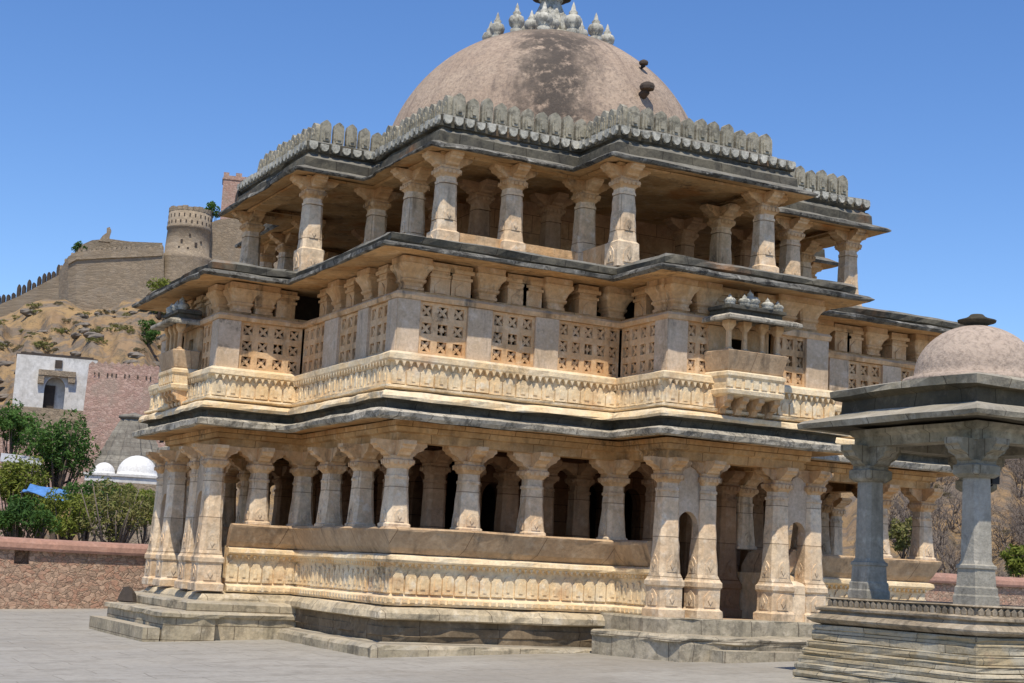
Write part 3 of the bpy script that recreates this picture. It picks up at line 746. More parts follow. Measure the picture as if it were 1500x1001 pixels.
# dark leaning slab stone at the far left end of the parapet
# dome ---------------------------------------------------------------
mb = MB(); pr = [(3.50,8.84),(3.50,9.0),(3.44,9.05)]
n = 40
for i in range(n+1):
    a = PI/2*i/n; pr.append((max(3.40*math.cos(a), .001), 9.08+3.42*math.sin(a)))
rs = []
for r, z in pr[:-1]:
    rs.append([((r+.02*vn2(6*math.cos(2*PI*i/96), 6*math.sin(2*PI*i/96)+z*2, 5))*math.cos(2*PI*i/96), (r+.02*vn2(6*math.cos(2*PI*i/96), 6*math.sin(2*PI*i/96)+z*2, 5))*math.sin(2*PI*i/96), z) for i in range(96)])
mb.rings(rs, True, False, True, 0, True); dome = N('dome', mb, M['dome']); dome.location = (.10,-.05,0)
def kalash():
    m = MB(); m.lathe([(.10,-.1),(.13,.02),(.09,.05),(.15,.10),(.17,.17),(.14,.23),(.07,.26),(.09,.29),(.05,.33),(.03,.40),(.001,.46)], 14); return m
k0 = None
for i in range(13):
    a = 2*PI*i/13+.25; r = 1.24; z = 9.08+3.42*math.sqrt(1-(r/3.5)**2)-.02
    p = (r*math.cos(a), r*math.sin(a), z); s = random.uniform(.85, 1.12)
    if k0 is None: k0 = kalash().build('small_finial', M['finial'], dome); k0.location = p; k0.scale = (.98,.98,1.25)
    else: dup(k0, p, a, (s*.98, s*.98, s*random.uniform(1.15, 1.4)))
for i in range(9):
    a = 2*PI*i/9+.1; r = .66; s = random.uniform(.8, 1.0)
    dup(k0, (r*math.cos(a), r*math.sin(a), 9.08+3.42*math.sqrt(1-(r/3.4)**2)-.02), a, (s, s, s*1.25))
cf = MB(); cf.lathe([(.62,12.45),(.60,12.60),(.50,12.64),(.46,12.80),(.36,13.0),(.26,13.2),(.20,13.36),(.22,13.40)], 48, flute=.10, fn=12)
cf.lathe([(.22,13.38),(.26,13.44),(.24,13.5),(.18,13.56)], 24)
for i in range(8):   # lotus petals round the foot
    a = 2*PI*i/8+.2; F = Matrix.Rotation(a, 4, 'Z') @ Matrix.Translation((0,-.50,12.55)) @ Matrix.Rotation(-.2, 4, 'X')
    cf.prism([(-.14,0),(.14,0),(.16,.22),(.09,.38),(0,.46),(-.09,.38),(-.16,.22)], .08, F)
fin = cf.build('crown_finial', M['finial'], dome); fin.location.z = -.08
am = MB(); am.lathe([(.16,13.5),(.40,13.48),(.46,13.52),(.44,13.57),(.30,13.64),(.2,13.7),(.24,13.78),(.2,13.9),(.08,14.0),(.05,14.2),(.001,14.4)], 32, flute=.03, fn=16)
am.build('finial_disc', M['darkstone'], fin)
# two old stone hooks standing out of the dome's right flank
def hook(px, py, el, s):
    d = (at(px, py, 31)-CP).normalized(); c = Vector((0,0,9.08)); oc = CP-c
    bq = oc.dot(d); q = bq*bq-(oc.length_squared-3.41**2); t = -bq-math.sqrt(max(q, 0)); p = CP+d*t
    nn = (p-c).normalized(); tip = p+nn*.17*s+Vector((0,0,.05*s))
    m = MB(); m.tube([p-nn*.1, p+nn*.15*s, tip], [.10*s,.08*s,.07*s], 8)
    m.lathe([(.07*s,-.05*s),(.15*s,-.03*s),(.16*s,.03*s),(.13*s,.09*s),(.05*s,.13*s)], 7, tuple(tip), smooth=False)
    m.build('dome_hook', M['darkstone'], dome)
hook(932, 140, 0, .95); hook(930, 101, 0, .6)

# balconies ---------------------------------------------------------
def make_balcony():
    b = MB(); hw, dp = .80, .55
    def ring(hw, dp, z): return [(-hw, .03, z), (-hw+.10, -dp, z), (hw-.10, -dp, z), (hw, .03, z)]
    b.rings([ring(.70,.30,4.25), ring(.78,.48,4.27), ring(.82,.56,4.30), ring(.83,.57,4.36), ring(.80,.53,4.38), ring(.80,.53,4.54), ring(.84,.57,4.58), ring(.84,.57,4.63), ring(.78,.50,4.66), ring(.1,.1,4.67)], False)
    for i in range(7):
        x = -.66+i*.22; b.box(x-.07, x+.07, -.555, -.52, 4.40, 4.53)
    base = b.build('balcony', M['frieze'], temple)
    r = MB(); r.rings([ring(.78,.50,4.655), ring(.80,.52,4.68), ring(.86,.60,4.93), ring(.87,.61,4.97), ring(.82,.56,4.99), ring(.76,.48,4.99), ring(.70,.42,4.70)], False)
    r.build('balcony_rail', M['backrest'], base)
    k = MB(); k.prism([(0,3.92),(.0,4.27),(-.50,4.27),(-.50,4.20),(-.42,4.16),(-.40,4.10),(-.30,4.08),(-.27,4.0),(-.12,3.97),(-.10,3.92)], .15, Matrix.Translation((-.6,0,0)) @ Matrix.Rotation(PI/2,4,'Z') @ Matrix.Translation((0,.075,0)))
    k0 = k.build('balcony_bracket', M['stone'], base)
    for x in (.4,.8,1.2):
        c = k0.copy(); COL.objects.link(c); c.location.x = x; c.parent = base
    c0 = None
    for x, y in ((-.62,-.42),(-.22,-.42),(.22,-.42),(.62,-.42)):
        if c0 is None:
            q = MB(); q.oct([(.07,0,.1),(.07,.05,.1),(.05,.07,.35),(.045,.34,.35),(.06,.36,.2),(.10,.43,.1),(.10,.50,.1)]); c0 = q.build('balcony_column', M['stone'], base); c0.location = (x, y, 4.96)
        else:
            c = c0.copy(); COL.objects.link(c); c.location = (x, y, 4.96); c.parent = base
    rf = MB()
    def cr(hw, dp, z): return [(-hw, .03, z), (-hw+.06, -dp, z), (hw-.06, -dp, z), (hw, .03, z)]
    rf.rings([cr(.1,.02,5.50), cr(.72,.52,5.475), cr(.98,.80,5.43), cr(1.0,.82,5.45), cr(1.0,.82,5.49), cr(.92,.72,5.53)], False)
    rf.rings([cr(.92,.72,5.53), cr(.74,.50,5.56), cr(.74,.50,5.63), cr(.80,.56,5.65), cr(.80,.56,5.70), cr(.5,.3,5.76), cr(.1,.02,5.80)], False, mi=1)
    roof = rf.build('balcony_roof', [M['lip'], M['eave']], base)
    for x, y, s in ((-.62,-.42,.75),(-.3,-.48,.8),(.0,-.30,1.25),(.3,-.48,.8),(.62,-.42,.75)):
        q = MB(); q.lathe([(.13,0),(.17,.05),(.15,.09),(.19,.13),(.14,.19),(.06,.21),(.07,.24),(.02,.29),(.001,.33)], 12)
        o = q.build('roof_knob', M['finial'], base); o.location = (x, y, 5.70); o.scale = (s*.9, s*.9, s*.8)
    d = MB(); d.prism([(-.78,4.66),(-.22,4.66),(-.22,5.25),(.22,5.25),(.22,4.66),(.78,4.66),(.78,5.42),(-.78,5.42)], -.1, Matrix.Identity(4))
    d.build('balcony_jamb', M['stone'], base)
    return base
bal = make_balcony(); bal.location = (-.12,-7.31,0); bal.scale = (.76,.88,1)
b2 = dup(bal, (-7.02,-.10,0), -PI/2, (.62,.75,1))

# porch platforms and steps -------------------------------------------------
mb = MB()
loft(mb, Plan([(-1.56,-5.2),(-1.56,-7.42),(2.12,-7.42),(2.12,-5.2)], False), [(-.3,.3),(0,.3),(0,.78),(-.03,.806),(-.5,.81)], jo=.02, seed=120)
loft(mb, Plan([(-2.0,-6.2),(-1.62,-8.1),(2.3,-8.1),(2.5,-6.2)], False), [(-.3,-.4),(-.04,-.4),(-.03,.46),(.0,.48),(.0,.54),(-.05,.565),(-1.2,.58)], jo=.03, jz=.02, seed=121)
mb.box(-1.06,1.9,-8.42,-8.06,-.4,.385)
N('porch_steps', mb, M['greystep'])
mb = MB()
loft(mb, Plan([(-6.4,2.6),(-7.25,2.6),(-7.25,-1.95),(-5.2,-1.95)], False), [(-.4,.2),(0,.2),(0,.60),(-.03,.63),(-.3,.66),(-.6,.80)], jo=.02, seed=122)
loft(mb, Plan([(-6.4,1.75),(-7.72,1.75),(-7.72,-2.2),(-6.75,-2.2),(-6.75,-2.05),(-5.3,-2.05)], False), [(-.4,-.4),(-.05,-.4),(-.05,.36),(0,.38),(0,.44),(-.05,.46),(-.9,.47)], jo=.02, jz=.015, seed=123)
mb.box(-7.98,-7.70,-2.1,1.7,-.4,.19)
N('porch_steps', mb, M['plinth'])

# ------------------------------------------------------------------ PAVILION at the right
PC = (0.0,-12.35)
pav = empty('pavilion', (PC[0], PC[1], 0))
tag(pav, 'small open grey stone pavilion with a low pink dome on four columns', 'pavilion')
def sq(h): return Plan([(-h,-h),(h,-h),(h,h),(-h,h)])
NP = lambda n, mb, m, par=pav, **k: mb.build(n, m, par, **k)
mb = MB(); rows = []; z = -.46; o_ = .13; rr_ = random.Random(12)
while z < .90:
    hh = min(rr_.uniform(.09,.14), .915-z); oo = o_+rr_.uniform(-.018,.018)
    rows += [(oo-.02,z,.5),(oo,z+.012,1),(oo+.004,z+hh*.5,1),(oo-.004,z+hh-.014,1),(oo-.02,z+hh-.006,.5)]; z += hh; o_ = .13-.22*max(0,(z-.2)/.7)
loft(mb, sq(1.50), rows, jo=.014, jz=.012, seed=130, seg=.2); NP('coursed_base', mb, M['pav_base'])
mb = MB(); loft(mb, sq(1.40), [(-.05,.90),(.05,.93),(.10,.96),(.11,.99),(.06,1.03),(.0,1.05),(-.02,1.08),(.03,1.10),(.03,1.13),(-.06,1.15),(-.10,1.16),(-.10,1.24),(-.06,1.25),(-.08,1.27)], jo=.006, seed=131, seg=.2)
q = sq(1.40).off(-.08); mb.add([(x, y, 1.27) for x, y in q], [(0,1,2,3)])
for a, b, t, n, l in sq(1.40).edges(-.10):
    k = round(l/.105)
    for i in range(k):
        u = (i+.5)*l/k; mb.prism([(-.035,0),(.035,0),(.04,.05),(.0,.085),(-.04,.05)], .04, frame((a[0]+t[0]*u, a[1]+t[1]*u), t, n, 1.155))
NP('moulded_platform', mb, M['pav_mould'])
pc, pcap = MB(), MB()
pc.oct([(0.1944,0,.06),(0.1944,.10,.06),(0.1836,.12,.06),(0.1836,.20,.08),(0.1692,.22,.08),(0.1620,.42,.12),(0.1764,.43,.1),(0.1764,.465,.1),(0.1548,.48,.12),(0.1476,.52,.28),(0.1404,1.0,.30),(0.1332,1.52,.30)])
pcap.oct([(.165,1.515,.25),(.19,1.54,.15),(.205,1.56,.1),(.205,1.66,.1),(.17,1.68,.1),(.17,1.72,.1)])
bracket(pcap, .42, 1.715, 1.98, .22)
src = None
for x, y in ((-.945,-.945),(-.945,.945),(.945,-.945),(.945,.945)):
    if src is None:
        src = pc.build('column', M['pav_col'], pav); src.location = (x, y, 1.27); pcap.build('bracket_capital', M['pav_eave'], src)
    else: dup(src, (x, y, 1.27))
mb = MB(); loft(mb, sq(.945), [(-.15,3.45),(-.15,3.245),(.15,3.24),(.15,3.36),(.20,3.40),(.20,3.46)], seed=135, seg=.3); NP('beam', mb, M['pav_eave'])
mb = MB()
loft(mb, sq(.945), [(-.2,3.46),(.20,3.50),(.62,3.47),(.68,3.48),(.69,3.54),(.64,3.57),(.36,3.66),(.28,3.68),(.27,3.86),(.34,3.875),(.38,3.90),(.39,3.985),(.33,4.02),(-.10,4.10)], jo=.02, jz=.02, seed=136, seg=.25, mi=[1,1,0,0,0,0,0,1,1,1,0,0,0])
q = sq(.945).off(-.10); mb.add([(x, y, 4.10) for x, y in q], [(0,1,2,3)])
q = sq(.945).off(-.2); mb.add([(x, y, 3.46) for x, y in q], [(3,2,1,0)], 1)
NP('eave', mb, [M['pav_eave'], M['pav_dark']])
mb = MB(); pr = [(.96,4.06),(.94,4.14),(.82,4.17)]
for i in range(15): pr.append((.80*math.cos(PI/2*i/15), 4.18+.70*math.sin(PI/2*i/15)))
mb.lathe(pr, 48); dm = NP('dome', mb, M['pav_dome'])
mb = MB(); mb.lathe([(.12,4.84),(.15,4.87),(.13,4.89),(.24,4.925),(.25,4.95),(.15,4.98),(.11,5.0),(.08,5.03),(.001,5.04)], 20); mb.build('cap_disc', M['pav_dark'], dm)

# floodlight fixed to the pavilion's near column
fl = empty('floodlight', (-.72,-13.30,2.80)); tag(fl, 'small black floodlight clamped on the near column of the pavilion', 'floodlight')
m = MB(); m.box(-.03,.09,-.06,.06,-.07,.07); m.build('housing', M['black'], fl)
m = MB(); m.box(.091,.10,-.05,.05,-.06,.06); m.build('lens', M['glass'], fl)
m = MB(); m.tube([(-.06,0,-.03),(-.02,0,-.11),(.03,0,-.08)], .012); m.build('bracket', M['black'], fl)

# ------------------------------------------------------------------ GROUND
def gz(x, y):
    z = .21+.036*(x+1)
    return max(min(z, .45), -.45)
mb = MB(); xs = [-60+i*1.5 for i in range(75)]; ys = [-60+i*1.5 for i in range(48)]
vs = [(x, y, gz(x, y)+.012*fbm(x*.3, y*.3, 3, 2)) for y in ys for x in xs]; nx = len(xs)
mb.add(vs, [(j*nx+i, j*nx+i+1, (j+1)*nx+i+1, (j+1)*nx+i) for j in range(len(ys)-1) for i in range(nx-1)], 0, True)
mb.build('courtyard', M['paving'], None, kind='structure')
# dark worn gable stone closing the far end of the parapet
mb = MB(); mb.prism([(0,0),(.52,0),(.50,.35),(.40,.58),(.24,.70),(.10,.60),(.02,.30)], .14, Matrix.Translation((-5.78,2.06,8.28)))
N('gable_stone', mb, M['darkstone'])

def yh(px): return 500.5 + FPX*FW.z/UP.z + RT.z*(px-750)/UP.z
def zat(px, py, d): return CP.z + d*UP.z*(yh(px)-py)/FPX
def spot(px, d, z): return at(px, yh(px)-(z-CP.z)*FPX/(d*UP.z), d)
def pl(x, pts):
    if x <= pts[0][0]: return pts[0][1]
    for (a, b), (c, e) in zip(pts, pts[1:]):
        if x <= c: return b+(e-b)*(x-a)/(c-a)
    return pts[-1][1]
RZ = math.atan2(RT.y, RT.x)          # square-on to the sight line
def sm(t): t = max(0, min(1, t)); return t*t*(3-2*t)

# terrain: one sheet from the courtyard to the horizon, with the fort hill and the dry slope on the right
RIDGE = [(-900,600),(-300,520),(0,450),(40,436),(90,432),(150,438),(230,432),(300,410),(360,395),(430,400),(560,480),(800,640),(1000,760)]
RIDGE_R = [(1050,820),(1200,700),(1300,640),(1420,628),(1500,622),(1700,600),(2200,600),(2800,700)]
def terrain(px, d):
    base = -1.2 + .9*fbm(px*.02, d*.05, 11, 3)*sm((d-40)/40) - 14*sm((d-320)/900) + 6*fbm(px*.004, d*.004, 5, 3)*sm((d-300)/300)
    zr = zat(px, pl(px, RIDGE), 238); zr = max(zr, 0)
    t = (d-112)/(238-112)
    zl = zr*(max(0, min(1, t))**1.05)*(1-sm((d-250)/420))
    a = sm((d-100)/40)*(1-sm((d-400)/200)) * min(1, zr/12)
    zl += a*(1.7*fbm(px*.025, d*.05, 21, 4)+.45*fbm(px*.07, d*.11, 29, 3))*(1 if d < 225 else .35)
    zq = zat(px, pl(px, RIDGE_R), 120); zq = max(zq, 0)
    t = (d-52)/(120-52)
    zr2 = zq*(max(0, min(1, t))**.9)*(1-sm((d-130)/300))
    zr2 += min(1, zq/6)*sm((d-52)/15)*(1-sm((d-200)/150))*(.8*fbm(px*.02, d*.12, 33, 4)+.18*fbm(px*.05, d*.25, 37, 3))
    return base+max(zl, 0)+max(zr2, 0)
ds = [37,40,44,48,52,56,60,65,70,76,82,88,95,102,110,116,*[122+2.4*i for i in range(46)],235,240,246,254,270,300,350,420,520,700,1000,1600,2600,4500,9000]
pxs = [-2600,-2000,-1500,-1100,-800,-600,-450]+[-340+8*i for i in range(40)]+[-20+3.2*i for i in range(110)]+[332+8*i for i in range(16)]+[480+25*i for i in range(30)]+[1240+10*i for i in range(60)]+[1860,1950,2100,2300,2600,3000,3500,4200]
rs = []
for d in ds:
    rs.append([spot(px, d, terrain(px, d)) for px in pxs])
mb = MB(); n = len(pxs); mb.v = [tuple(p) for r in rs for p in r]
for k in range(len(ds)-1):
    for i in range(n-1):
        mb.f.append((k*n+i, k*n+i+1, (k+1)*n+i+1, (k+1)*n+i)); mb.m.append(0); mb.sm.append(True)
mb.build('hillside', M['hill'], None, kind='structure')
# land under and around the courtyard, out to the horizon on the near sides
mb = MB(); mb.add([(-9000,-9000,-1.6),(9000,-9000,-1.6),(9000,9000,-16),(-9000,9000,-16)], [(0,1,2,3)]); mb.build('ground', M['ground'], None, kind='structure')

# ---- boundary walls
def wall(name, label, x0, x1, y, zb, zt, hole=None):
    e = empty(name, (0,0,0)); tag(e, label, 'wall', 'low courtyard walls')
    m = MB(); y1 = y+.45
    if hole:
        h0, h1, z0, z1 = hole
        m.box(x0,h0,y,y1,zb,zt); m.box(h1,x1,y,y1,zb,zt); m.box(h0,h1,y,y1,zb,z0); m.box(h0,h1,y,y1,z1,zt); m.box(h0,h1,y+.3,y1,z0,z1)
    else: m.box(x0,x1,y,y1,zb,zt)
    m.build('masonry', M['rubble'], e)
    c = MB(); k = int((x1-x0)/.5); rs = []
    pr = [(-.10,.0),(-.12,.06),(-.10,.17),(-.02,.25),(.10,.285),(.225,.29),(.35,.285),(.47,.25),(.55,.17),(.57,.06),(.55,0)]
    for i in range(k+1):
        x = x0+(x1-x0)*i/k; rs.append([(x, y+p[0]+.012*vn(x*.9,4), zt+p[1]+.012*vn(x*.7,8)) for p in pr])
    c.rings(rs, True, True, True, 0); c.build('coping', M['coping'], e)
    return e
hx = at(18, 815, 35); 
wall('boundary_wall', 'low red rubble wall with pink coping at the left of the temple', -34, -2.5, 9.5, -.7, 1.30, (hx.x-.02, hx.x+.32, .98, 1.298))
wall('boundary_wall', 'low red rubble wall with pink coping beyond the pavilion at the right', 9.2, 46, 6.0, -.3, 1.66)
# broken dark slab lying on the left porch steps
m = MB(); m.prism([(-.20,0),(.16,0),(.10,.16),(-.02,.27),(-.12,.25),(-.18,.1)], .12, Matrix.Rotation(-.2,4,'X'))
o = m.build('broken_slab', M['darkstone']); o.location = (-7.42,1.1,.475); o.rotation_euler.z = -.9
tag(o, 'small dark broken stone slab standing on the left porch platform', 'stone slab')

# ---- far buildings, each square-on frame at its own place
def site(name, px, py, d, label, cat, rot=0, group=None):
    p = at(px, py, d); e = empty(name, p, math.atan2(p.y-CP.y, p.x-CP.x)-PI/2+rot); tag(e, label, cat, group); return e
# white gate house
g = site('gatehouse', 73, 645, 150, 'whitewashed gatehouse with a dark arched niche on the hillside', 'gatehouse')
s_ = 14.7
m = MB(); m.add([(-4.6,0,-6),(4.4,0,-6),(4.4,5,-6),(-4.6,5,-6),(-4.1,.3,3.2),(4.0,.3,3.2),(4.0,5,3.2),(-4.1,5,3.2)], [(0,3,2,1),(0,1,5,4),(1,2,6,5),(2,3,7,6),(3,0,4,7),(4,5,6,7)]); m.build('stone_footing', M['fort'], g)
m = arch_panel(7.8, 5.2, 2.0, 3.2, 1.2, 8); m2 = MB(); m2.add([(v[0], v[1]+1.6, v[2]+3.2) for v in m.v], m.f); m2.box(-3.9,3.9,1.62,4.9,3.2,8.4); m2.build('wall', M['whitewash'], g)
m = MB(); m.box(-1.0,.05,1.3,1.60,3.2,5.6); m.build('arch_shade', M['darkstone'], g)
m = MB(); m.box(-1.7,1.9,-.1,.38,6.45,7.0); m.box(-1.7,-1.1,-.05,.38,5.6,6.45); m.box(1.2,1.9,-.05,.38,5.9,6.45); m.build('lintel', M['fort'], g)
m = MB(); m.box(-.2,.5,.2,.38,7.3,8.1); m.build('window', M['darkstone'], g)
m = MB(); m.box(-4.0,3.95,1.3,5,8.4,8.62)
m.box(-3.6,3.5,1.5,4.6,8.625,8.8)
m.build('cornice', M['darkstone'], g)
# red bastion beside it
b = site('brick_wall', 176, 655, 146, 'rough pinkish brick fort wall with a worn crenellated top beside the gatehouse', 'fort wall')
m = MB(); rs = []
for i in range(24):
    x = -3.75+i*.32; e_ = .28*abs(vn(i*.8, 6)); zt = 7.5+.10*vn(i*.9,2); cb = .45*(1-abs(x)/3.8)
    rs.append([(x*1.06,-.2-cb,-7),(x,.55-cb,3.8),(x*.97,.9-cb,zt),(x*.97,.92-cb,zt+.55+(.35 if i % 2 else .05)-e_*.4),(x*.97,1.5,zt+.5),(x,3.5,-7)])
m.rings(rs, True, True, True)
for i in (1,2,4,5,6,8,9,11,13,14,16,17): m.box(-3.5+i*.41,-3.37+i*.41,.34+.35*abs(-3.42+i*.41)/3.8,.62,6.8+.1*(i%2),7.15,1)
m.build('masonry', [M['brick'], M['darkstone']], b)
# long lower retaining wall on the slope
r = site('retaining_wall', 90, 700, 132, 'long low rubble retaining wall below the gatehouse', 'wall')
m = MB(); rs = []
for i in range(40):
    x = -14+i*.72; zt = 4.0+.6*vn(i*.35,3)+.25*vn(i*1.3,5)-.05*abs(x)
    rs.append([(x,0,-4),(x,.5,zt),(x,1.6,zt),(x,1.6,-4)])
m.rings(rs, True, True, True); m.build('masonry', M['brick'], r)
# stone shikhara shrine and white domed shrine
sh = site('stone_shrine', 188, 712, 95, 'grey curved stone shrine tower behind the white domes', 'shrine')
m = MB(); rs = []
for k in range(15):
    t = k/14; w = 2.75*(1-t)**.9*.72+.80+(0.12 if k % 2 else 0)*(1-t); z = t*4.4
    rs.append([(x*w, 2.7+y*w, z) for x, y in ((-1,-.55),(-.75,-.62),(-.7,-.85),(-.35,-.9),(-.3,-1),(.3,-1),(.35,-.9),(.7,-.85),(.75,-.62),(1,-.55),(1,1),(-1,1))])
m.rings(rs, True, True, True); m.box(-2.7,2.7,.2,5.4,-6.5,-.02); m.build('tower', M['shikhara'], sh)
m = MB(); m.lathe([(.85,4.4),(1.0,4.5),(.98,4.65),(.6,4.75),(.3,4.8),(.001,4.9)], 20, (0,2.7,0)); m.build('crown_stone', M['shikhara'], sh)
ws = site('white_shrine', 178, 707, 88, 'whitewashed shrine with two white domes behind the bushes', 'shrine')
m = MB(); m.box(-2.1,2.6,0,3,-6,0.0); m.build('base', M['fort'], ws); m = MB(); m.box(-2.1,2.6,0,3,0.002,0.35); m.box(-2.2,2.7,-.1,3.1,.352,.48); m.build('wall', M['whitewash'], ws)
for x, y, rr in ((-1.05,1.0,.62),(.85,1.3,1.18)):
    m = MB(); pr = [(rr*1.02,.48),(rr*1.02,.55)]+[(rr*math.cos(PI/2*i/10), .55+rr*.98*math.sin(PI/2*i/10)) for i in range(11)]
    pr[-1] = (.001, pr[-1][1]); m.lathe(pr, 28, (x,y,0)); m.build('dome', M['white'], ws)
# shelter roofs under the trees
t_ = site('tarpaulin', 72, 722, 55, 'blue tarpaulin stretched under the trees', 'tarpaulin')
m = MB(); vs = []; 
for j in range(5):
    for i in range(9): vs.append((-1.0+i*.25+.1*j, j*.4, .16*j*.5-.06*i*.6+.10*vn(i*.8+j*2,4)))
m.add(vs, [(j*9+i,j*9+i+1,(j+1)*9+i+1,(j+1)*9+i) for j in range(4) for i in range(8)]); m.build('sheet', M['tarp'], t_)
m = MB()
for x in (-.95,.95): m.tube([(x,.1,-4),(x,.1,.0 if x < 0 else -.3)], .03)
m.build('pole', M['bark'], t_)
t2 = site('hut', 30, 678, 70, 'small pale tin roofed hut among the trees', 'hut')
m = MB(); m.add([(-.9,-.6,0),(.95,-.6,-.1),(.95,1,.35),(-.9,1,.45),(-.9,-.6,-.04),(.95,-.6,-.14),(.95,1,.31),(-.9,1,.41)], [(0,1,2,3),(7,6,5,4),(0,4,5,1),(1,5,6,2),(2,6,7,3),(3,7,4,0)]); m.build('roof', M['tin'], t2)
m = MB(); m.box(-.8,.85,-.45,.9,-5,-.15); m.build('wall', M['brick'], t2)

# ---- the fort on the ridge
D0 = 240
def poly_wall(name, pts, thick, mat, parent=None, crens=None, cmat=None, batter=.12):
    """pts: (px, py base, py top, depth)"""
    m = MB(); rs = []
    for px, pb, ptop, d in pts:
        zb, zt = zat(px, pb, d), zat(px, ptop, d)
        f = spot(px, d-(zt-zb)*batter, zb-5); g_ = spot(px, d, zt); h = spot(px, d+thick, zt); q = spot(px, d+thick, zb-5)
        rs.append([f, g_, h, q])
    m.rings(rs, True, True, True)
    if crens:
        pw, gap, h = crens; c = m
        for (p0, p1) in zip(pts, pts[1:]):
            L_ = abs(p1[0]-p0[0]); k = max(1, int(L_/(pw+gap)))
            for i in range(k):
                f = (i+.5)/k; px = p0[0]+(p1[0]-p0[0])*f; d = p0[3]+(p1[3]-p0[3])*f; z = zat(px, p0[2]+(p1[2]-p0[2])*f, d)
                w = pw*d/FPX/2; hh = h*random.uniform(.55,1.25)
                F = Matrix.Translation(spot(px, d+.1, z-.05)) @ Matrix.Rotation(RZ,4,'Z')
                c.prism([(-w,-.2),(w,-.2),(w,hh*.7),(w*.5,hh*.92),(0,hh),(-w*.5,hh*.92),(-w,hh*.7)], -.5, F, 1)
    return m.build(name, [mat, cmat or mat], parent)
o = poly_wall('fort_wall', [(86,450,398,243),(100,446,376,240),(112,446,369,239),(150,450,366,238),(200,446,364,238),(240,440,362,239)], 2.5, M['fort'], None, (4,3,.5))
tag(o, 'tall sunlit rubble fort wall on the hilltop left of the round tower', 'fort wall')
m = MB()   # string course on it
rs = []
for px, py, d in ((100,386,239.8),(112,379,238.8),(150,377,237.8),(200,375,237.8),(238,373,238.8)):
    p = spot(px, d, zat(px, py, d)); u = Vector((-FW.x, -FW.y, 0)).normalized()*.15
    rs.append([p-u+Vector((0,0,.15)), p+u+Vector((0,0,.15)), p+u-Vector((0,0,.2)), p-u-Vector((0,0,.2))])
m.rings(rs, True, True, True); m.build('string_course', M['fort'], o)
o = poly_wall('fort_wall', [(112,380,362,247),(135,380,352,247),(160,380,350,247),(190,380,354,247),(238,380,356,247)], 3, M['fort'], None)
tag(o, 'low upper terrace wall rising above the main fort wall', 'fort wall')
o = poly_wall('fort_wall', [(-260,600,560,252),(-120,530,500,250),(-40,490,462,248),(0,470,446,247),(30,458,433,246),(60,446,417,245),(88,440,402,244)], 2, M['fort'], None, (5.0,1.6,1.9), M['darkstone'])
tag(o, 'crenellated fort wall stepping down the ridge at the far left', 'fort wall')
o = poly_wall('fort_wall', [(298,420,330,246),(320,420,322,247),(360,410,318,248),(420,410,330,250)], 3, M['fort'], None)
tag(o, 'dark fort wall between the round tower and the temple eaves', 'fort wall')
tw = site('round_tower', 268, 440, 238, 'round stone fort tower with slotted rim on the hilltop', 'tower')
k_ = 238/FPX
def h_(py): return (440-py)*k_
m = MB(); m.lathe([(4.9,-6),(4.5,0),(4.15,h_(376)),(4.2,h_(374)),(4.2,h_(369)),(3.6,h_(366)),(3.35,h_(329)),(3.5,h_(328)),(3.55,h_(324)),(3.4,h_(322)),(3.38,h_(302)),(2.9,h_(302)),(2.9,h_(310))], 40, (0,4.4,0))
for i in range(24):
    a = 2*PI*i/24; F = Matrix.Translation((0,4.4,0)) @ Matrix.Rotation(a,4,'Z')
    m.box(2.95,3.4,-.41,.41,h_(302)-.02,h_(297)+.10*(i % 3),0,F); m.box(3.38,3.42,-.10,.10,h_(312),h_(307),1,F); m.box(3.38,3.45,.26,.46,h_(321),h_(317),1,F)
for a, py, w, h in ((-1.85,352,.16,.5),(-1.2,357,.2,.7),(-1.95,360,.14,.25),(-1.55,361,.14,.25),(-1.5,341,.15,.3),(-.95,350,.14,.3)):
    F = Matrix.Translation((0,4.4,0)) @ Matrix.Rotation(a,4,'Z'); m.box(3.3,3.62,-w,w,h_(py),h_(py)+h,1,F)
m.build('drum', [M['fort'], M['darkstone']], tw)
wt_ = site('watch_tower', 338, 330, 250, 'square reddish watch tower rising behind the temple roof', 'tower')
m = MB(); m.box(-1.8,3.5,0,4,-4,8.4); m.box(-1.95,3.6,-.12,4.1,7.7,7.95); m.box(-1.8,-.9,0,.5,8.4,8.9); m.box(.2,1.2,0,.5,8.4,8.95); m.build('walls', M['brick'], wt_)
rf = site('ruined_pillar', 153, 352, 245, 'leaning ruined stone fragment on top of the fort terrace', 'ruin')
m = MB(); m.prism([(-.9,-.4),(.9,-.4),(.75,.5),(.95,1.5),(.65,2.1),(.2,1.9),(.25,1.1),(-.3,.6)], .8, Matrix.Identity(4)); m.build('masonry', M['fort'], rf)

# ------------------------------------------------------------------ VEGETATION
def leaves(mb, clumps, per, spread, size, seed, flat=.6):
    r = random.Random(seed)
    for (cx, cy, cz, cr) in clumps:
        for _ in range(per):
            while True:
                x, y, z = r.uniform(-1,1), r.uniform(-1,1), r.uniform(-1,1)
                q = x*x+y*y+z*z
                if q <= 1: break
            f = q**.5; k = (.55+.45*f)/max(f, .2) if f > .2 else 1
            p = Vector((cx+x*k*cr*spread, cy+y*k*cr*spread, cz+z*k*cr*spread*.8))
            n = Vector((r.gauss(x*.6,.6), r.gauss(y*.6,.6), r.gauss(.5,.5))); n.normalize()
            u = n.orthogonal().normalized(); u = Matrix.Rotation(r.uniform(0,6.28),3,n) @ u; w = n.cross(u)
            s = size*r.uniform(.6,1.3)
            mb.add([p-u*s, p-w*s*flat*.5+u*s*.1, p+u*s, p+w*s*flat*.5+u*s*.1], [(0,1,2,3)])
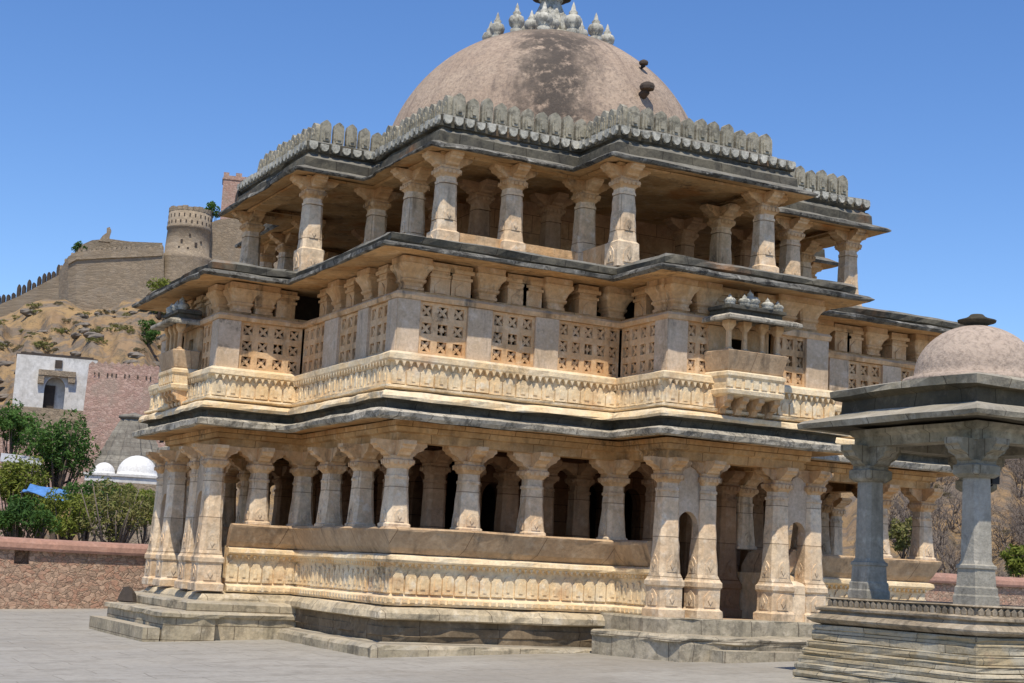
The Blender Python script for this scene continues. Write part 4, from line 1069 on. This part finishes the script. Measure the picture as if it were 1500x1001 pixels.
def crown_clumps(rx, ry, rz, n, seed, cr=.38):
    r = random.Random(seed); out = []
    while len(out) < n:
        x, y, z = r.uniform(-1,1), r.uniform(-1,1), r.uniform(-1,1)
        q = x*x+y*y+z*z
        if q > 1 or q < .12: continue
        k = r.uniform(.75, 1.08)
        out.append((x*rx*k, y*ry*k, z*rz*k, min(rx,rz)*cr*r.uniform(.6,1.2)))
    return out
def tree(name, px, py, rxp, ryp, d, mat, label, cat, seed, group=None, nclump=34, per=90, leaf=.10, bare=0):
    """crown centred on the sight line px,py at depth d, rooted in the terrain below"""
    r = random.Random(seed); c = at(px, py, d); rx, rz = rxp*d/FPX, ryp*d/FPX
    zg = terrain(px, d)-.1 if d > 37 else gz(c.x, c.y); H = c.z-zg
    e = empty(name, (c.x, c.y, zg)); tag(e, label, cat, group)
    tk = MB(); tr = max(.05, rx*.09)
    tk.tube([(0,0,-.3),(.05*rx,0,H*.35),(-.04*rx,.03,H*.7),(0,0,H)], [tr*1.3,tr,tr*.8,tr*.4], 7)
    cl = crown_clumps(rx, rx*.9, rz, nclump, seed)
    for (x, y, z, cr) in cl[:int(nclump*.6)]:
        s = Vector((0,0,H*r.uniform(.4,.8))); t = Vector((x, y, H+z)); mid = (s+t)/2+Vector((0,0,-.12*rz))
        tk.tube([s, mid, t], [tr*.45, tr*.3, tr*.1], 5)
    if bare:
        for _ in range(bare):
            a = r.uniform(0, 6.28); q = r.uniform(.5,1.15); s = Vector((0,0,H*r.uniform(.2,.6))); t = Vector((rx*q*math.cos(a), rx*q*math.sin(a), H+rz*r.uniform(-.4,1.05)))
            tk.tube([s, (s*.4+t*.6)+Vector((r.uniform(-.1,.1),0,.05)), t], [tr*.4, tr*.25, tr*.1], 5)
    tk.build('trunk', M['bark'] if not bare else M['twig'], e)
    lf = MB(); leaves(lf, [(x, y, H+z, cr) for x, y, z, cr in cl], per, 1.15, leaf, seed+1)
    lf.build('crown', M[mat], e)
    return e
tree('tree', 88, 655, 56, 46, 72, 'leaf_dark', 'bushy dark green tree below the white gatehouse', 'tree', 1, nclump=46, per=110, leaf=.13)
tree('tree', 22, 622, 32, 34, 92, 'leaf_dark', 'mid green tree at the far left below the gatehouse wall', 'tree', 2, leaf=.15)
tree('tree', 24, 705, 44, 34, 58, 'leaf_yel', 'yellow green tree in front of the hut at the left edge', 'tree', 3, nclump=40, per=100)
tree('bush', 172, 748, 58, 40, 47, 'leaf_olive', 'wide olive bush with bare branches showing above the wall beside the temple', 'bush', 5, nclump=36, per=60, leaf=.09, bare=14)
tree('bush', 96, 752, 44, 36, 50, 'leaf_yel', 'green bush above the wall under the blue tarpaulin', 'bush', 6, nclump=34, per=80, leaf=.09)
tree('bush', 28, 760, 48, 30, 46, 'leaf_dark', 'dark bush above the wall at the left edge', 'bush', 7, nclump=34, per=90, leaf=.09)
tree('bush', 216, 742, 26, 30, 52, 'leaf_yel', 'yellow green bush showing between the porch piers and the wall', 'bush', 8, nclump=22, per=80, leaf=.09)
tree('bush', 130, 735, 40, 30, 56, 'leaf_dark', 'dark leafy bush behind the blue tarpaulin in front of the grey shrine', 'bush', 15, nclump=34, per=90, leaf=.09)
tree('bush', 60, 738, 40, 26, 60, 'leaf_yel', 'light green bush between the hut and the tarpaulin', 'bush', 16, nclump=34, per=90, leaf=.10)
tree('bush', 185, 735, 44, 22, 62, 'leaf_yel', 'low yellow green bush at the foot of the white domed shrine', 'bush', 17, nclump=34, per=90, leaf=.10)
tree('bush', 236, 424, 24, 17, 225, 'leaf_yel', 'bright green bush growing at the foot of the round tower', 'bush', 9, nclump=26, per=60, leaf=.28)
tree('bush', 218, 488, 16, 22, 200, 'leaf_dark', 'dark green bush on the slope beside the temple balcony', 'bush', 10, nclump=20, per=60, leaf=.24)
tree('bush', 312, 308, 16, 12, 252, 'leaf_dark', 'dark bush on the fort wall beside the round tower', 'bush', 11, nclump=16, per=50, leaf=.28)
tree('bush', 118, 363, 12, 9, 243.5, 'leaf_dark', 'small dark bush at the left end of the fort terrace', 'bush', 12, nclump=14, per=40, leaf=.25)
tree('bush', 1325, 778, 22, 30, 58, 'leaf_olive', 'green bush seen through the temple columns at the right', 'bush', 13, nclump=22, per=60, leaf=.10)
tree('bush', 1492, 822, 22, 22, 52, 'leaf_yel', 'green bush behind the wall at the right edge', 'bush', 14, nclump=20, per=60, leaf=.10)

# hillside scrub and boulders
def scrub(seed, mat, n, per):
    mb = MB(); leaves(mb, crown_clumps(1, 1, .6, n, seed, .45), per, 1.1, .17, seed); return mb
sc = [scrub(50, 'leaf_dry', 10, 26).build('hill_bush', M['leaf_dry']), scrub(51, 'leaf_olive', 12, 30).build('hill_bush', M['leaf_olive'])]
r = random.Random(5); used = [False, False]
HB = 'low dry bushes dotted over the golden hillside'
for i in range(130):
    for _ in range(30):
        px = r.uniform(-60, 330); d = r.uniform(158, 232); z = terrain(px, d); py = yh(px)-(z-CP.z)*FPX/(d*UP.z)
        if py < 520: break
    k = 1 if r.random() < .55 else 0; s = r.uniform(.3, 1.15)
    p = spot(px, d, z+.2*s)
    if not used[k]: o = sc[k]; used[k] = True; o.location = p
    else: o = dup(sc[k], p, r.uniform(0, 6.28))
    o.scale = (s*1.3, s, s*.85)
    tag(o, 'low dry bush on the golden hillside below the fort', 'bush', HB)
def boulder(seed):
    mb = MB(); rr = []
    for j in range(7):
        t = PI*j/6; ring = []
        for i in range(10):
            a = 2*PI*i/10; q = (1+.45*vn2(2*math.cos(a)+seed, 2*math.sin(a)+j*.9, seed)); ring.append((q*math.sin(t)*math.cos(a)*1.2+.001*i, q*math.sin(t)*math.sin(a), -q*math.cos(t)*.7))
        rr.append(ring)
    mb.rings(rr, True, True, True); return mb
bo = [boulder(3).build('boulder', M['rock']), boulder(8).build('boulder', M['rock'])]; used = [False, False]
for i in range(64):
    px = r.uniform(-40, 320); d = r.uniform(160, 232); z = terrain(px, d); k = i % 2; s = r.uniform(.25, 1.1); p = spot(px, d, z+.1*s)
    if not used[k]: o = bo[k]; used[k] = True; o.location = p
    else: o = dup(bo[k], p, r.uniform(0, 6.28))
    o.scale = (s*1.2, s, s*.8); tag(o, 'grey brown boulder on the hillside below the fort', 'boulder', 'boulders on the fort hillside')

# leafless shrubs on the dry slope at the right
def twigs(seed):
    mb = MB(); q = random.Random(seed)
    def br(p, d, L, rad, lev):
        t = p+d*L; mid = p+d*L*.5+Vector((q.gauss(0,.06*L), q.gauss(0,.06*L), q.gauss(0,.04*L)))
        mb.tube([p, mid, t], [rad, rad*.8, rad*.55], 4)
        if lev == 0: return
        for _ in range(q.choice((2,3,3))):
            nd = (d+Vector((q.gauss(0,.5), q.gauss(0,.5), q.gauss(.1,.35)))).normalized(); br(mid if q.random() < .3 else t, nd, L*q.uniform(.6,.85), rad*.6, lev-1)
    for _ in range(6): br(Vector((q.uniform(-.1,.1),q.uniform(-.1,.1),-.1)), Vector((q.gauss(0,.45),q.gauss(0,.45),1)).normalized(), .75, .035, 4)
    return mb
tws = [twigs(61).build('dry_shrub', M['twig']), twigs(62).build('dry_shrub', M['twig'])]; used = [False, False]
for i in range(70):
    px = r.uniform(1285, 1600) if i > 28 else r.uniform(1455, 1540); d = r.uniform(50, 112); z = terrain(px, d); k = i % 2; s = r.uniform(.7, 1.4); p = spot(px, d, z)
    if not used[k]: o = tws[k]; used[k] = True; o.location = p
    else: o = dup(tws[k], p, r.uniform(0, 6.28))
    o.scale = (s, s, s*.9); tag(o, 'leafless grey shrub on the dry slope behind the pavilion', 'shrub', 'leafless shrubs on the right hand slope')
for i in range(26):
    px = r.uniform(1285, 1600); d = r.uniform(56, 118); z = terrain(px, d); s = r.uniform(.35, .8)
    o = dup(sc[0], spot(px, d, z+.2*s), r.uniform(0, 6.28), (s, s, s*.8)); tag(o, 'dry brown bush on the slope behind the pavilion', 'bush', 'dry bushes on the right hand slope')
